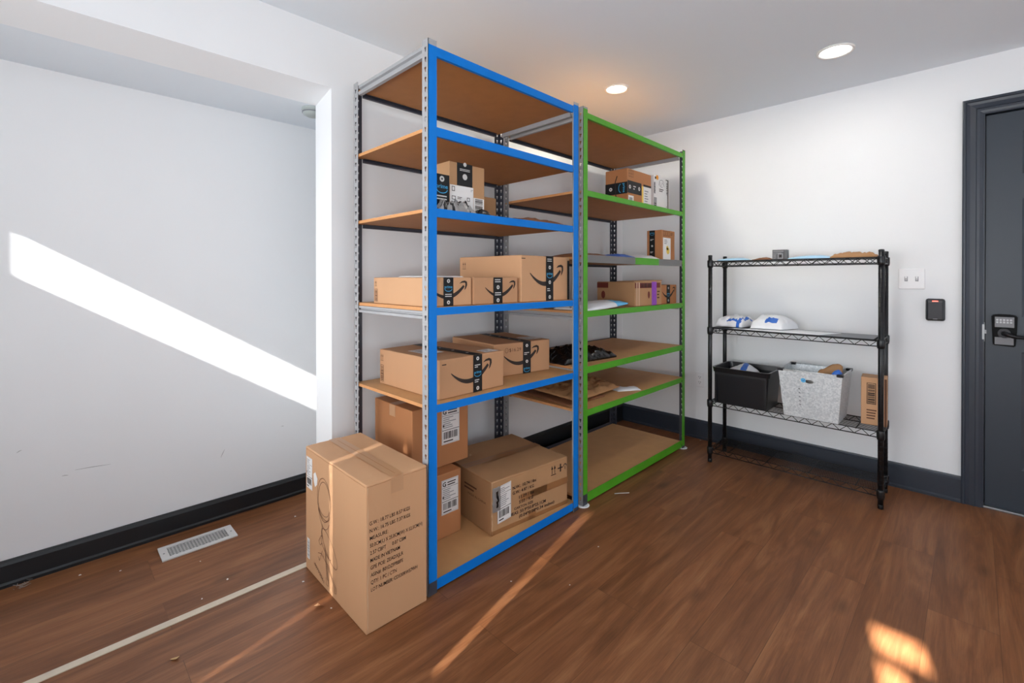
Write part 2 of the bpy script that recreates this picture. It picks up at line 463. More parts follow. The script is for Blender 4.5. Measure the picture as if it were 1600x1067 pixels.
# ---- cartons: local x along the front, local y into the box, front face at y = 0
class Carton:
    def __init__(s, name, label, cat, fl, fr, depth, z0, h, m='carton', group=None, sag=0.003, seed=0, top_mat=None):
        d = Vector((fr[0] - fl[0], fr[1] - fl[1])); s.w = d.length; s.d = depth; s.h = h
        rz = math.atan2(d.y, d.x)
        s.o = thing(name, label, cat, (fl[0], fl[1], z0), rz, group)
        rg = random.Random(seed + 11)
        bm = bmesh.new()
        box(bm, 0, s.w, 0, depth, 0, h)
        # flap seam across the top and creases down the sides stay in the body's mesh
        bmesh.ops.subdivide_edges(bm, edges=list(bm.edges), cuts=3, use_grid_fill=True)
        for v in bm.verts:
            u = v.co.x / s.w; q = v.co.y / depth; t = v.co.z / h
            if t > .99:
                v.co.z += -sag * math.sin(PI * u) * math.sin(PI * q) * 1.0 + rg.uniform(-1, 1) * sag * .25
            e = sag * .35 * math.sin(PI * t)
            if 0 < u < 1 and 0 < t < 1:
                if q < .01: v.co.y += rg.uniform(0, 1) * e
                if q > .99: v.co.y -= rg.uniform(0, 1) * e
            if 0 < q < 1 and 0 < t < 1:
                if u < .01: v.co.x += rg.uniform(0, 1) * e
                if u > .99: v.co.x -= rg.uniform(0, 1) * e
        s.body = put('cardboard_body', bm, [m], s.o)
        bv = s.body.modifiers.new('soft_corner', 'BEVEL'); bv.width = min(0.004, h * .03); bv.segments = 2; bv.limit_method = 'ANGLE'; bv.angle_limit = R(40)
    def front(s, x, y, e): return Vector((x, -e, y))
    def left(s, x, y, e): return Vector((-e, s.d - x, y))       # x from the far edge towards the front corner
    def top(s, x, y, e): return Vector((x, y, s.h + e))
    def worn(s, seed=0, m='edge'):
        rg = random.Random(seed)
        for nm, mp, L in (('flap_gap', s.front, s.w), ('flap_gap', s.left, s.d)):
            a = Art(); n = 14
            a.stroke([(L * (.01 + .98 * i / n), s.h - .006 - rg.uniform(0, .003)) for i in range(n + 1)], [rg.uniform(.0006, .0026) for i in range(n + 1)], m, 0)
            a.build(nm, s.o, mp)
        a = Art(); n = 16
        a.stroke([(.006 + rg.uniform(-.002, .002), s.h * (.01 + .97 * i / n)) for i in range(n + 1)], [rg.uniform(.0005, .004) for i in range(n + 1)], 'tape_clear', 0)
        a.build('worn_corner', s.o, s.front)
    def seam(s, across=True, w=0.0025):
        a = Art()
        if across: a.quad(s.w / 2 - w / 2, 0.004, s.w / 2 + w / 2, s.d - .004, 'edge', 0)
        else: a.quad(.004, s.d / 2 - w / 2, s.w - .004, s.d / 2 + w / 2, 'edge', 0)
        a.build('flap_seam', s.o, s.top)

# ---- soft flat goods: mailers and bags
def mailer(name, label, cat, c, z, t, puff, mats, region=None, group=None, seed=0, n=(18, 14), wrinkle=0.004, tilt=None, flat=3.0, freq=1.0, pw=.7, parent=None):
    """c: four plan corners (x, y) in order; lies at height z; t edge thickness; puff extra height in the middle.
    region(u, v) -> material slot. tilt(u, v) -> extra height"""
    bm = bmesh.new(); cx = sum(p[0] for p in c) / 4; cy = sum(p[1] for p in c) / 4
    nu, nv = n; T = {}; B = {}
    for i in range(nu + 1):
        for j in range(nv + 1):
            u, v = i / nu, j / nv
            x = (c[0][0] * (1 - u) + c[1][0] * u) * (1 - v) + (c[3][0] * (1 - u) + c[2][0] * u) * v - cx
            y = (c[0][1] * (1 - u) + c[1][1] * u) * (1 - v) + (c[3][1] * (1 - u) + c[2][1] * u) * v - cy
            k = ((1 - abs(2 * u - 1) ** flat) * (1 - abs(2 * v - 1) ** flat))
            wz = noise.noise(Vector((x * 22 * freq + seed * 3.1, y * 22 * freq, seed))) * wrinkle + noise.noise(Vector((x * 55 * freq, y * 55 * freq + seed, 2.0))) * wrinkle * .5
            ex = tilt(u, v) if tilt else 0
            jx = noise.noise(Vector((y * 30, seed, 1))) * .004 if (i in (0, nu)) else 0
            jy = noise.noise(Vector((x * 30, seed, 5))) * .004 if (j in (0, nv)) else 0
            T[i, j] = bm.verts.new((x + jx, y + jy, t + puff * k ** pw + wz * (max(k, 0) ** .3) + ex))
            B[i, j] = bm.verts.new((x + jx, y + jy, max(0, ex)))
    def face(vs, mi):
        f = bm.faces.new(vs); f.material_index = mi; f.smooth = True
    for i in range(nu):
        for j in range(nv):
            mi = region((i + .5) / nu, (j + .5) / nv) if region else 0
            face((T[i, j], T[i + 1, j], T[i + 1, j + 1], T[i, j + 1]), mi)
            face((B[i, j], B[i, j + 1], B[i + 1, j + 1], B[i + 1, j]), mi)
    for i in range(nu):
        for j, sgn in ((0, 1), (nv, -1)):
            mi = region((i + .5) / nu, .01 if j == 0 else .99) if region else 0
            q = (B[i, j], B[i + 1, j], T[i + 1, j], T[i, j]); face(q if sgn > 0 else q[::-1], mi)
    for j in range(nv):
        for i, sgn in ((0, -1), (nu, 1)):
            mi = region(.01 if i == 0 else .99, (j + .5) / nv) if region else 0
            q = (B[i, j], B[i, j + 1], T[i, j + 1], T[i, j]); face(q if sgn > 0 else q[::-1], mi)
    bmesh.ops.recalc_face_normals(bm, faces=list(bm.faces))
    o = put(name, bm, mats, parent)
    o.location = (cx, cy, z)
    if label: tag(o, label, cat, group)
    return o

# ------------------------------------------------------------------ the place
H = 2.397           # ceiling
XR, YW = 5.0, -4.6  # far right wall, wall behind the camera
OPEN_Y = -2.561     # where the partition ends and the wide opening begins
SOFFIT, ALC_H, ALC_X = 2.118, 2.08, -0.56

bm = bmesh.new(); box(bm, ALC_X - .1, XR + .1, YW - .1, .14, -.05, 0); struct(put('floor', bm, 'floor'))
bm = bmesh.new(); box(bm, -.18, XR + .1, YW - .1, .14, H, H + .06); struct(put('ceiling', bm, 'ceil'))
# partition with the racks in front of it, and the header over the opening
bm = bmesh.new()
box(bm, -.18, 0, OPEN_Y, .14, 0, H)
prism(bm, [(0, SOFFIT), (0, H), (-.18, H), (-.18, ALC_H)], 'y', YW, OPEN_Y)
struct(put('wall_left', bm, 'wall'))
# the shallow space behind the opening
bm = bmesh.new(); box(bm, ALC_X - .1, ALC_X, YW - .1, -1.1, 0, H); struct(put('wall_alcove', bm, 'wall'))
bm = bmesh.new(); box(bm, ALC_X, -.18, YW, -1.1, ALC_H, ALC_H + .06); struct(put('ceiling_alcove', bm, 'ceil'))
bm = bmesh.new(); box(bm, ALC_X - .1, -.18, -1.1, -1.0, 0, H); struct(put('wall_alcove_end', bm, 'wall'))
# wall with the door
DX0, DX1, DZ = 2.196, 3.03, 2.083
bm = bmesh.new()
box(bm, -.18, DX0 - .012, 0, .14, 0, H); box(bm, DX1 + .012, XR + .1, 0, .14, 0, H); box(bm, DX0 - .012, DX1 + .012, 0, .14, DZ + .012, H)
struct(put('wall_back', bm, 'wall'))
# far right wall, its wide window added for fill light
bm = bmesh.new()
box(bm, XR, XR + .1, YW - .1, .14, 0, .6); box(bm, XR, XR + .1, YW - .1, .14, 2.1, H)
box(bm, XR, XR + .1, YW - .1, -4.1, .6, 2.1); box(bm, XR, XR + .1, -.6, .14, .6, 2.1)
struct(put('wall_right', bm, 'wall'))
# wall behind the camera with a long window
WX0, WX1, WZ0, WZ1 = -.5, 3.4, .5, 2.22
bm = bmesh.new()
box(bm, ALC_X - .1, WX0, YW - .1, YW, 0, H); box(bm, WX1, XR + .1, YW - .1, YW, 0, H)
box(bm, WX0, WX1, YW - .1, YW, 0, WZ0); box(bm, WX0, WX1, YW - .1, YW, WZ1, H)
struct(put('wall_front', bm, 'wall'))

def window(name, kind, fixed, a0, a1, z0, z1, mull):
    """frame and bars in a wall opening; kind 'x' = wall at constant x"""
    def bx(bm, s0, s1, q0, q1, d0, d1):
        box(bm, *((fixed + d0, fixed + d1, s0, s1) if kind == 'x' else (s0, s1, fixed + d0, fixed + d1)), q0, q1)
    bm = bmesh.new(); w = .04
    bx(bm, a0, a1, z0, z0 + w, -.02, .02); bx(bm, a0, a1, z1 - w, z1, -.02, .02)
    bx(bm, a0, a0 + w, z0 + w, z1 - w, -.02, .02); bx(bm, a1 - w, a1, z0 + w, z1 - w, -.02, .02)
    for k in mull: bx(bm, k - .02, k + .02, z0 + w, z1 - w, -.02, .02)
    return struct(put(name, bm, 'white_plastic'))
window('fill_window_1', 'x', XR + .06, -4.1, -.6, .6, 2.1, (-2.93, -1.77))  # unseen window added to let in fill light
w2 = window('window_2', 'y', YW - .07, WX0, WX1, WZ0, WZ1, ())
# unseen sheet added in the long window, holes shaped to cast the sun patches
GAPS = [(-.345, -.06, 1.872, 2.040), (1.3821, 1.3863, 1.24, 1.968), (.7968, .7988, .86, 1.90), (2.565, 2.69, 1.93, 2.006), (2.562, 2.63, 1.72, 1.888)]
def sheet(bm, x0, x1, z0, z1, holes, y0, y1):
    xs = sorted({x0, x1, *[h[0] for h in holes], *[h[1] for h in holes]}); zs = sorted({z0, z1, *[h[2] for h in holes], *[h[3] for h in holes]})
    for a, b in zip(xs, xs[1:]):
        run = None
        for c, d in zip(zs, zs[1:]):
            mx, mz = (a + b) / 2, (c + d) / 2
            inside = any(h[0] < mx < h[1] and h[2] < mz < h[3] for h in holes)
            if inside:
                if run: box(bm, a, b, y0, y1, run[0], run[1]); run = None
            else: run = (run[0], d) if run else (c, d)
        if run: box(bm, a, b, y0, y1, run[0], run[1])
bm = bmesh.new(); sheet(bm, WX0, WX1, WZ0, WZ1, GAPS, YW - .008, YW - .004)
put('sun_mask_sheet', bm, 'sun_mask', w2)

# scuffs on the far wall
a = Art()
for y0_, z0_, y1_, z1_ in ((-3.43, .402, -3.314, .394), (-2.89, .306, -2.872, .345), (-3.60, .52, -3.585, .528), (-2.60, .40, -2.585, .398), (-3.47, .388, -3.45, .386)):
    b_ = Art(); b_.stroke([(y0_, z0_), ((y0_ + y1_) / 2, (z0_ + z1_) / 2 + .001), (y1_, z1_)], [.0008, .0022, .0006], 'label_grey', 0)
    b_.build('scuff_mark', bpy.data.objects['wall_alcove'], lambda x, y, e: Vector((ALC_X + e, x, y)))
# baseboards
def base_profile(h, t): return [(0, 0), (-t - .006, 0), (-t - .006, .012), (-t, .02), (-t, h - .018), (-t * .55, h - .008), (-t * .4, h), (0, h)]
bm = bmesh.new(); prism(bm, base_profile(.141, .014), 'x', 0, 2.106); struct(put('baseboard_back', bm, 'base_navy'))
bm = bmesh.new(); prism(bm, [(-p[0], p[1]) for p in base_profile(.141, .014)], 'y', OPEN_Y, 0); struct(put('baseboard_left', bm, 'base_dark'))
bm = bmesh.new(); prism(bm, [(ALC_X - p[0], p[1]) for p in base_profile(.104, .014)], 'y', YW, -1.1); struct(put('baseboard_alcove', bm, 'base_dark'))

# bare strip across the opening where two floors meet
bm = bmesh.new(); box(bm, .128, .160, YW, -2.58, -.002, .003, bevel=.0012); struct(put('trim_1', bm, 'strip'))

# door casing, jamb and door
def casing(name):
    prof = [(0, 0), (0, -.020), (.006, -.022), (.013, -.022), (.016, -.017), (.03, -.013), (.052, -.017), (.055, -.013), (.066, -.013), (.078, -.010), (.082, -.008), (.082, 0)]
    bm = bmesh.new(); x0, x1, zt = 2.106, 3.12, 2.173
    def ring(f): return [bm.verts.new(f(p)) for p in prof]
    rings = [ring(lambda p: (x0 + p[0], p[1], 0)), ring(lambda p: (x0 + p[0], p[1], zt - p[0])), ring(lambda p: (x1 - p[0], p[1], zt - p[0])), ring(lambda p: (x1 - p[0], p[1], 0))]
    for a, b in zip(rings, rings[1:]):
        for i in range(len(prof) - 1): bm.faces.new((a[i], a[i + 1], b[i + 1], b[i]))
    bmesh.ops.recalc_face_normals(bm, faces=list(bm.faces))
    # jamb and stop
    for a, b in ((DX0 - .012, DX0 - .004), (DX1 + .004, DX1 + .012)): box(bm, a, b, -.008, .13, 0, DZ + .004)
    box(bm, DX0 - .012, DX1 + .012, -.008, .13, DZ + .004, DZ + .012)
    for a, b in ((DX0 - .005, DX0 + .014), (DX1 - .014, DX1 + .005)): box(bm, a, b, .0495, .066, 0, DZ + .004)
    box(bm, DX0 - .005, DX1 + .005, .0495, .066, DZ - .012, DZ + .005)
    o = struct(put(name, bm, 'casing'))
    bm = bmesh.new(); box(bm, DX0 - .0038, DX0 - .0028, -.004, .022, .885, .985); box(bm, DX0 - .012, DX0 - .0035, -.0105, -.0085, .895, .975)
    box(bm, DX0 - .0028, DX0 + .004, .004, .016, .925, .945)
    put('strike_plate', bm, 'chrome', o)
    return o
casing('trim_2')
bm = bmesh.new(); box(bm, DX0 - .02, DX1 + .02, -.004, .12, 0, .012, bevel=.003); struct(put('trim_3', bm, 'chrome'))
door = link(bpy.data.objects.new('door_1', None)); door.location = (DX0, .008, .016); struct(door)
DW, DH, DT = DX1 - DX0 - .004, DZ - .02, .04
bm = bmesh.new()
cols = [(.130, .130 + .245), (DW - .130 - .245, DW - .130)]
rows = [(.216, .824), (1.005, 1.612), (1.737, 1.957)]
xs = sorted({.0, DW, *[v for c in cols for v in c]}); zs = sorted({0.0, DH, *[v for r_ in rows for v in r_]})
for i in range(len(xs) - 1):
    for j in range(len(zs) - 1):
        x0, x1, z0, z1 = xs[i], xs[i + 1], zs[j], zs[j + 1]
        isp = any(abs(c[0] - x0) < 1e-6 for c in cols) and any(abs(r_[0] - z0) < 1e-6 for r_ in rows)
        if not isp:
            box(bm, x0, x1, 0, DT, z0, z1)
        else:
            # sunk moulding, then a raised field
            prev = [(x0, 0, z0), (x1, 0, z0), (x1, 0, z1), (x0, 0, z1)]
            for ins, dep in ((.012, .010), (.03, .010), (.05, .003), (.0501, .003)):
                cur = [(x0 + ins, dep, z0 + ins), (x1 - ins, dep, z0 + ins), (x1 - ins, dep, z1 - ins), (x0 + ins, dep, z1 - ins)]
                for k in range(4):
                    bm.faces.new([bm.verts.new(p) for p in (prev[k], prev[(k + 1) % 4], cur[(k + 1) % 4], cur[k])])
                prev = cur
            bm.faces.new([bm.verts.new(p) for p in prev])
bmesh.ops.remove_doubles(bm, verts=list(bm.verts), dist=.0002)
put('door_slab', bm, 'door', door)
# keypad lever lock, on the door
lock = link(bpy.data.objects.new('keypad_lock', None)); lock.parent = door; lock.location = (.068, 0, .93)
bm = bmesh.new()
prism(bm, [(-.040, -.076), (.040, -.082), (.046, .0), (.048, .078), (.026, .086), (-.026, .086), (-.046, .078)], 'y', -.020, 0)
bmesh.ops.bevel(bm, geom=[e for e in bm.edges], offset=.004, segments=2, affect='EDGES')
put('lock_body', bm, 'lock_black', lock)
bm = bmesh.new(); box(bm, -.034, .036, -.023, -.0195, .018, .072, bevel=.0015); kp = put('keypad', bm, 'keypad', lock)
for r_ in range(2):
    for k in range(5):
        bm = bmesh.new(); box(bm, -.029 + k * .0122, -.0205 + k * .0122, -.0252, -.0228, .052 - r_ * .0125, .061 - r_ * .0125, bevel=.0008)
        put('key', bm, 'key', kp)
bm = bmesh.new(); rod(bm, (0, -.0195, -.012), (0, -.036, -.012), .024, 24); put('rose', bm, 'bronze', lock)
bm = bmesh.new(); tube(bm, [(0, -.034, -.012), (0, -.056, -.012), (.012, -.064, -.016), (.04, -.064, -.026), (.075, -.062, -.026), (.115, -.060, -.018)], [.012, .0115, .0115, .009, .0085, .007], 14); put('lever', bm, 'bronze', lock)
bm = bmesh.new(); box(bm, -.034, .034, -.0212, -.0195, -.072, -.034, bevel=.0008); put('lower_plate', bm, 'keypad', lock)

# ------------------------------------------------------------------ bolted steel racks
def slotted_post(name, parent, x, y, sx, sy, hgt, paint, bare_lo, bare_hi, front_slots, steel='steel'):
    """angle-iron upright with its outer corner at (x, y); flanges run sx along x and sy along y. The flange along y faces the room."""
    bm = bmesh.new(); W, T, P = .040, .0018, .0381
    cw = [0, .0120, .0150, .0215, .0245, W]
    rows = [0.0]; kind = ['s']
    z = .018; holes = []
    zs = [0.0]
    while z + P < hgt - .01:
        holes.append((z + .010, z + .020, z + .029)); z += P
    cuts = sorted({0.0, hgt, bare_lo, hgt - bare_hi, *[v for h in holes for v in h]})
    def isHole(ci, zm):
        for a, b, c in holes:
            if a < zm < b and ci == 2: return True
            if b < zm < c and ci in (1, 2, 3): return True
        return False
    for fl in ('x', 'y'):
        grid = {}
        def V(k, z_, d):
            key = (k, round(z_, 5), d)
            if key not in grid:
                a = cw[k]
                grid[key] = bm.verts.new((x + sx * a, y + sy * d * T, z_) if fl == 'x' else (x + sx * d * T, y + sy * a, z_))
            return grid[key]
        slots = (fl == 'x') or front_slots
        full = {}
        for k in range(5):
            for z0, z1 in zip(cuts, cuts[1:]):
                full[k, z0] = not (slots and isHole(k, (z0 + z1) / 2))
        for k in range(5):
            for n_, (z0, z1) in enumerate(zip(cuts, cuts[1:])):
                if not full[k, z0]: continue
                painted = paint and fl == 'y' and bare_lo <= (z0 + z1) / 2 <= hgt - bare_hi
                for d in (0, 1):
                    f = bm.faces.new([V(k, z0, d), V(k + 1, z0, d), V(k + 1, z1, d), V(k, z1, d)]); f.material_index = 1 if painted else (2 if paint and fl == 'y' and z1 <= bare_lo + 1e-6 else 0)
                zp = cuts[n_ - 1] if n_ else None; zn = z1 if n_ < len(cuts) - 2 else None
                def side(q):
                    f = bm.faces.new(q); f.material_index = 1 if (painted and k == 4) else 0
                if k == 0 or not full[k - 1, z0]: side([V(k, z0, 0), V(k, z1, 0), V(k, z1, 1), V(k, z0, 1)])
                if k == 4 or not full[k + 1, z0]: side([V(k + 1, z0, 0), V(k + 1, z1, 0), V(k + 1, z1, 1), V(k + 1, z0, 1)])
                if zp is None or not full[k, zp]: side([V(k, z0, 0), V(k + 1, z0, 0), V(k + 1, z0, 1), V(k, z0, 1)])
                if zn is None or not full[k, zn]: side([V(k, z1, 0), V(k + 1, z1, 0), V(k + 1, z1, 1), V(k, z1, 1)])
    bmesh.ops.recalc_face_normals(bm, faces=list(bm.faces))
    return put(name, bm, [steel, paint or steel, 'steel_dark_and_shaded'], parent)

def rack(label, y0, y1, xf, xr, levels, paint, beams, side_beam_lift, bare, mixed=None):
    t = thing('storage_rack', label, 'shelving rack', ((xf + xr) / 2, (y0 + y1) / 2, 0))
    X = lambda x: x - t.location.x
    Y = lambda y: y - t.location.y
    hgt = 2.134
    slotted_post('post', t, X(xf), Y(y0), -1, 1, hgt, paint, bare[0], bare[1], False)
    slotted_post('post', t, X(xf), Y(y1), -1, -1, hgt, paint, bare[2], bare[1] * .6, False, 'steel' if paint == 'blue' else 'steel_dark_and_shaded')
    slotted_post('post', t, X(xr), Y(y0), 1, 1, hgt, 'steel_dark_and_shaded', 0, 0, True)  # rear flange coloured dark for the poor light it gets
    slotted_post('post', t, X(xr), Y(y1), 1, -1, hgt, 'steel_dark_and_shaded', 0, 0, True, 'steel_dark_and_shaded')  # whole post coloured dark, dim rear light painted in
    for n_, (zt, zb) in enumerate(levels):
        # front rail: face, ledge that carries the board, small lower lip
        bm = bmesh.new(); a, b = Y(y0) + .0415, Y(y1) - .0415; xo = X(xf) - .003
        seg = [(a, b, 0)] if not (mixed and n_ == mixed) else [(a, a + .50, 1), (a + .50, a + .80, 0), (a + .80, b, 1)]
        for s0, s1, mi in seg:
            prism(bm, [(xo, zb), (xo, zt), (xo - .003, zt), (xo - .003, zb + .017), (xo - .022, zb + .017), (xo - .022, zb + .0145), (xo - .003, zb + .0145), (xo - .003, zb + .003), (xo - .014, zb + .003), (xo - .014, zb)], 'y', s0, s1, mi)
        put('front_rail', bm, [paint, 'rail_grey'], t)
        bm = bmesh.new(); xo = X(xr) + .003
        prism(bm, [(xo, zb), (xo, zt), (xo + .003, zt), (xo + .003, zb + .017), (xo + .022, zb + .017), (xo + .022, zb + .0145), (xo + .003, zb + .0145), (xo + .003, zb + .003), (xo + .014, zb + .003), (xo + .014, zb)], 'y', Y(y0) + .042, Y(y1) - .042)
        put('rear_rail', bm, 'steel_dark_and_shaded', t)
        for side in (0, 1):
            if (n_, side) in beams:
                yy = Y(y0) + .003 if side == 0 else Y(y1) - .003; sg = 1 if side == 0 else -1
                bm = bmesh.new(); zt2, zb2 = (zt + .004, zb - .006) if n_ == 0 else (zt - .014, zb - .014)
                h_ = zt2 - zb2
                # channel with a groove along its face
                prism(bm, [(yy, zb2), (yy, zb2 + h_ * .36), (yy + sg * .010, zb2 + h_ * .44), (yy + sg * .010, zb2 + h_ * .6), (yy, zb2 + h_ * .68), (yy, zt2), (yy + sg * .016, zt2), (yy + sg * .016, zb2)], 'x', X(xr) + .042, X(xf) - .042)
                put('side_beam', bm, 'steel', t)
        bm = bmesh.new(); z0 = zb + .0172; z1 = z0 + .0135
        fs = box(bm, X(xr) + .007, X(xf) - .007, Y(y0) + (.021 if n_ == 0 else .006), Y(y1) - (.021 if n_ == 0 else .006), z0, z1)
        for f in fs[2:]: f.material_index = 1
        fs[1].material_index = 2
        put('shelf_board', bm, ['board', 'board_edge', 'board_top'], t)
    return t

XF, XRR = .681, .077
BL = [(2.113, 2.078), (1.804, 1.769), (1.490, 1.457), (1.105, 1.075), (.727, .697), (.049, .010)]
GL = [(2.108, 2.078), (1.692, 1.662), (1.346, 1.304), (1.042, 1.009), (.742, .706), (.510, .476), (.061, .012)]
deck = lambda L, k: L[k][1] + .0307
rackb = rack('tall grey steel rack with blue painted front, nearer the opening', -2.487, -1.541, XF, XRR, BL, 'blue', {(0, 0), (0, 1), (3, 0), (3, 1)}, 0, (.05, .022, .02))
rackg = rack('tall grey steel rack with green painted front, in the corner of the room', -1.4997, -.2748, XF, XRR, GL, 'green', {(0, 0), (0, 1), (3, 0), (3, 1)}, 0, (.06, .01, .02), mixed=2)
for yy in (-1.485, -.29):
    bm = bmesh.new(); lathe(bm, [(0, 0), (.034, 0), (.036, .003), (.030, .006), (.026, .003), (0, .003)], 28)
    o = put('foot_pad', bm, 'white_plastic', rackg); o.location = (XF - .012 - rackg.location.x, yy - rackg.location.y, 0); o['label'] = 'white plastic foot pad'

# ------------------------------------------------------------------ cartons
ZB = [deck(BL, k) + .0008 for k in range(6)]
ZG = [deck(GL, k) + .0008 for k in range(7)]

# the big carton standing on the floor
c = Carton('shipping_carton', 'big tall brown carton on the floor in front of the blue rack', 'carton', (.690, -2.748), (.692, -2.502), .532, 0.0005, .512, 'carton_tan', seed=1, sag=.004)
c.worn(3)
a = Art()
L_ = ['G.W.: 18.77 LBS 8.57 KGS', 'N.W.: 16.75 LBS 7.37 KGS', 'MEASURE:', '50.0CM(L) X 25.0CM(W) X 52.5CM(H)', '2.57 CBFT      0.07 CBM', 'MADE IN VIETNAM', 'GPE POE: ZEADXJLR', 'ASIN#: B01DZFPBBFS', 'QTY: 1 PC / CTN', 'LOT NUMBER: CDS30RW57WH']
W_ = [.160, .160, .070, .212, .140, .115, .128, .126, .100, .186]
for k, (s_, w_) in enumerate(zip(L_, W_)): a.text(s_, .012 + .0006 * k, .372 - .0255 * k, .0185, 'ink', 1, width=w_, bold=.004)
a.build('printed_text', c.o, c.front)
a = Art(); a.quad(.095, .455, .145, .5105, 'tape_tan', 1); a.build('tape_end', c.o, c.front, 'tan tape end folded over the carton edge')
a = Art(); a.quad(.245 * .40, 0, .245 * .60, .532, 'tape_tan', 1); a.quad(.122, .02, .124, .5, 'edge', 2); a.build('packing_tape', c.o, c.top)
a = Art(); ship_label(a, .012, .345, .072, .475, 'x', 1, 4); a.build('shipping_label', c.o, c.left)
a = Art(); a.quad(.018, .05, .044, .135, 'label', 1); a.bars(.022, .055, .040, .13, 'label_grey', 2, False, 3); a.build('barcode_label', c.o, c.left)
a = Art(); a.poly([(.085, .42), (.105, .432), (.125, .41), (.12, .385), (.1, .37), (.088, .39)], 'label', 1); a.build('torn_paper', c.o, c.left, 'torn scrap of white paper')
a = Art()   # the line drawing on its side
def ell(cx, cy, rx, ry, t0, t1, rot=0, n=18): 
    return [(cx + rx * math.cos(t) * math.cos(rot) - ry * math.sin(t) * math.sin(rot), cy + rx * math.cos(t) * math.sin(rot) + ry * math.sin(t) * math.cos(rot)) for t in [t0 + (t1 - t0) * i / n for i in range(n + 1)]]
sw = .0022
a.stroke(ell(.185, .345, .062, .085, 0, 2 * PI), sw, 'ink_brown'); a.stroke(ell(.190, .325, .060, .092, .4, 5.6), sw, 'ink_brown')
a.stroke(ell(.185, .318, .05, .035, PI, 2 * PI), sw, 'ink_brown'); a.stroke(ell(.19, .30, .052, .03, PI, 2 * PI), sw, 'ink_brown')
a.stroke(ell(.235, .175, .085, .035, 0, 2 * PI, -.62), sw, 'ink_brown'); a.stroke(ell(.205, .165, .055, .02, 2.6, 6.0, -.5), sw, 'ink_brown')
for p in ([(.17, .245), (.165, .215), (.175, .19)], [(.15, .185), (.135, .165), (.15, .155), (.17, .17)], [(.195, .165), (.205, .10), (.215, .05), (.225, .045)], [(.20, .16), (.212, .10), (.222, .055), (.232, .05)], [(.13, .115), (.16, .125), (.20, .11), (.225, .105)], [(.13, .1), (.145, .09), (.15, .105)], [(.215, .10), (.25, .075), (.285, .045)], [(.225, .105), (.262, .075), (.297, .048)], [(.285, .045), (.283, .025), (.298, .03), (.297, .048)], [(.155, .11), (.17, .14), (.185, .12)], [(.205, .05), (.208, .025), (.228, .025), (.23, .05)]):
    a.stroke(p, sw, 'ink_brown')
a.text('40703061', .09, .052, .02, 'ink_brown', 1, width=.1, rot=-.36)
a.build('line_drawing', c.o, c.left)

# blue rack, bottom shelf
def plain_G(label, fl, fr, dep, z0, h, group, seed):
    c = Carton('carton', label, 'carton', fl, fr, dep, z0, h, 'carton_rust', seed=seed)
    c.seam(False)
    a = Art(); a.quad(0, dep / 2 - .025, c.w, dep / 2 + .025, 'tape_tan', 1); a.build('packing_tape', c.o, c.top)
    a = Art(); a.quad(dep * .5 - .026, h - .055, dep * .5 + .026, h - .002, 'tape_tan', 1); a.build('tape_end', c.o, c.left)
    return c
g1 = plain_G('rust brown carton with G label on the bottom shelf, under another carton', (.452, -2.464), (.456, -2.148), .336, ZB[5], .292, None, 3)
a = Art(); ship_label(a, .205, .105, .30, .262, 'G', 1, 5); a.build('shipping_label', g1.o, g1.front)
g2 = plain_G('rust brown carton stacked on top of another carton, bottom of blue rack', (.386, -2.368), (.388, -2.048), .336, ZB[5] + .2935, .292, None, 4)
a = Art(); ship_label(a, .16, .10, .265, .275, 'G', 1, 6); a.build('shipping_label', g2.o, g2.front)

c = Carton('printed_carton', 'wide battered carton with torn label and big printed text, bottom shelf', 'carton', (.598, -2.086), (.648, -1.592), .46, ZB[5], .246, 'carton_dull', seed=5, sag=.008)
c.seam(False, .004); c.worn(5)
a = Art(); a.quad(.0, .205, c.w, .255, 'tape_brown', 1); a.quad(.004, .228, c.w - .004, .232, 'edge', 2); a.build('packing_tape', c.o, c.top)
a = Art(); a.quad(.175, .107, c.w, .141, 'tape_brown', 0); a.quad(.245, .108, .35, .139, 'edge', 0); a.build('side_tape', c.o, c.front, 'tan tape across the long side')
a = Art(); a.quad(.0, .0, c.w, .020, 'tape_brown', 0); a.quad(.225, .0, .275, .045, 'tape_brown', 0); a.build('lower_tape', c.o, c.front, 'tan tape along the bottom edge')
a = Art()
a.text('N.W.: 10.74 / lbs', .125, .178, .021, 'ink', 2, width=.150, bold=.015)
a.text('G.W.: 4.87 / KG', .125, .153, .021, 'ink', 2, width=.135, bold=.015)
a.text('11.09 / lbs', .165, .124, .021, 'ink', 2, width=.095, bold=.015)
a.text('5.03 / KG', .165, .100, .021, 'ink', 2, width=.09, bold=.015)
a.text('CARTON SIZE', .135, .078, .016, 'ink', 2, width=.12, bold=.015)
a.text('MEAS: 50.9*50.8*25.1CM', .105, .055, .021, 'ink', 2, width=.235, bold=.015)
a.text('(0.04*0.08*0.34 inches)', .165, .032, .021, 'ink', 2, width=.235, bold=.015)
a.build('printed_text', c.o, c.front)
a = Art(); up_arrows(a, .385, .182, .042); a.stroke([(.425, .2), (.462, .2)], .006, 'ink'); a.stroke([(.445, .180), (.445, .220)], .009, 'ink'); a.disc(.445, .2, .007, 'ink'); a.stroke(ell(.478, .2, .01, .012, 0, PI, 0, 8), .005, 'ink'); a.quad(.476, .185, .480, .2, 'ink')
a.build('printed_symbols', c.o, c.front)
a = Art(); ship_label(a, .035, .045, .115, .215, 'x', 3, 8); a.build('shipping_label', c.o, lambda x, y, e: c.front(x, y + (x - .035) * .12, e))
bm = bmesh.new(); nn = (7, 12); G = {}
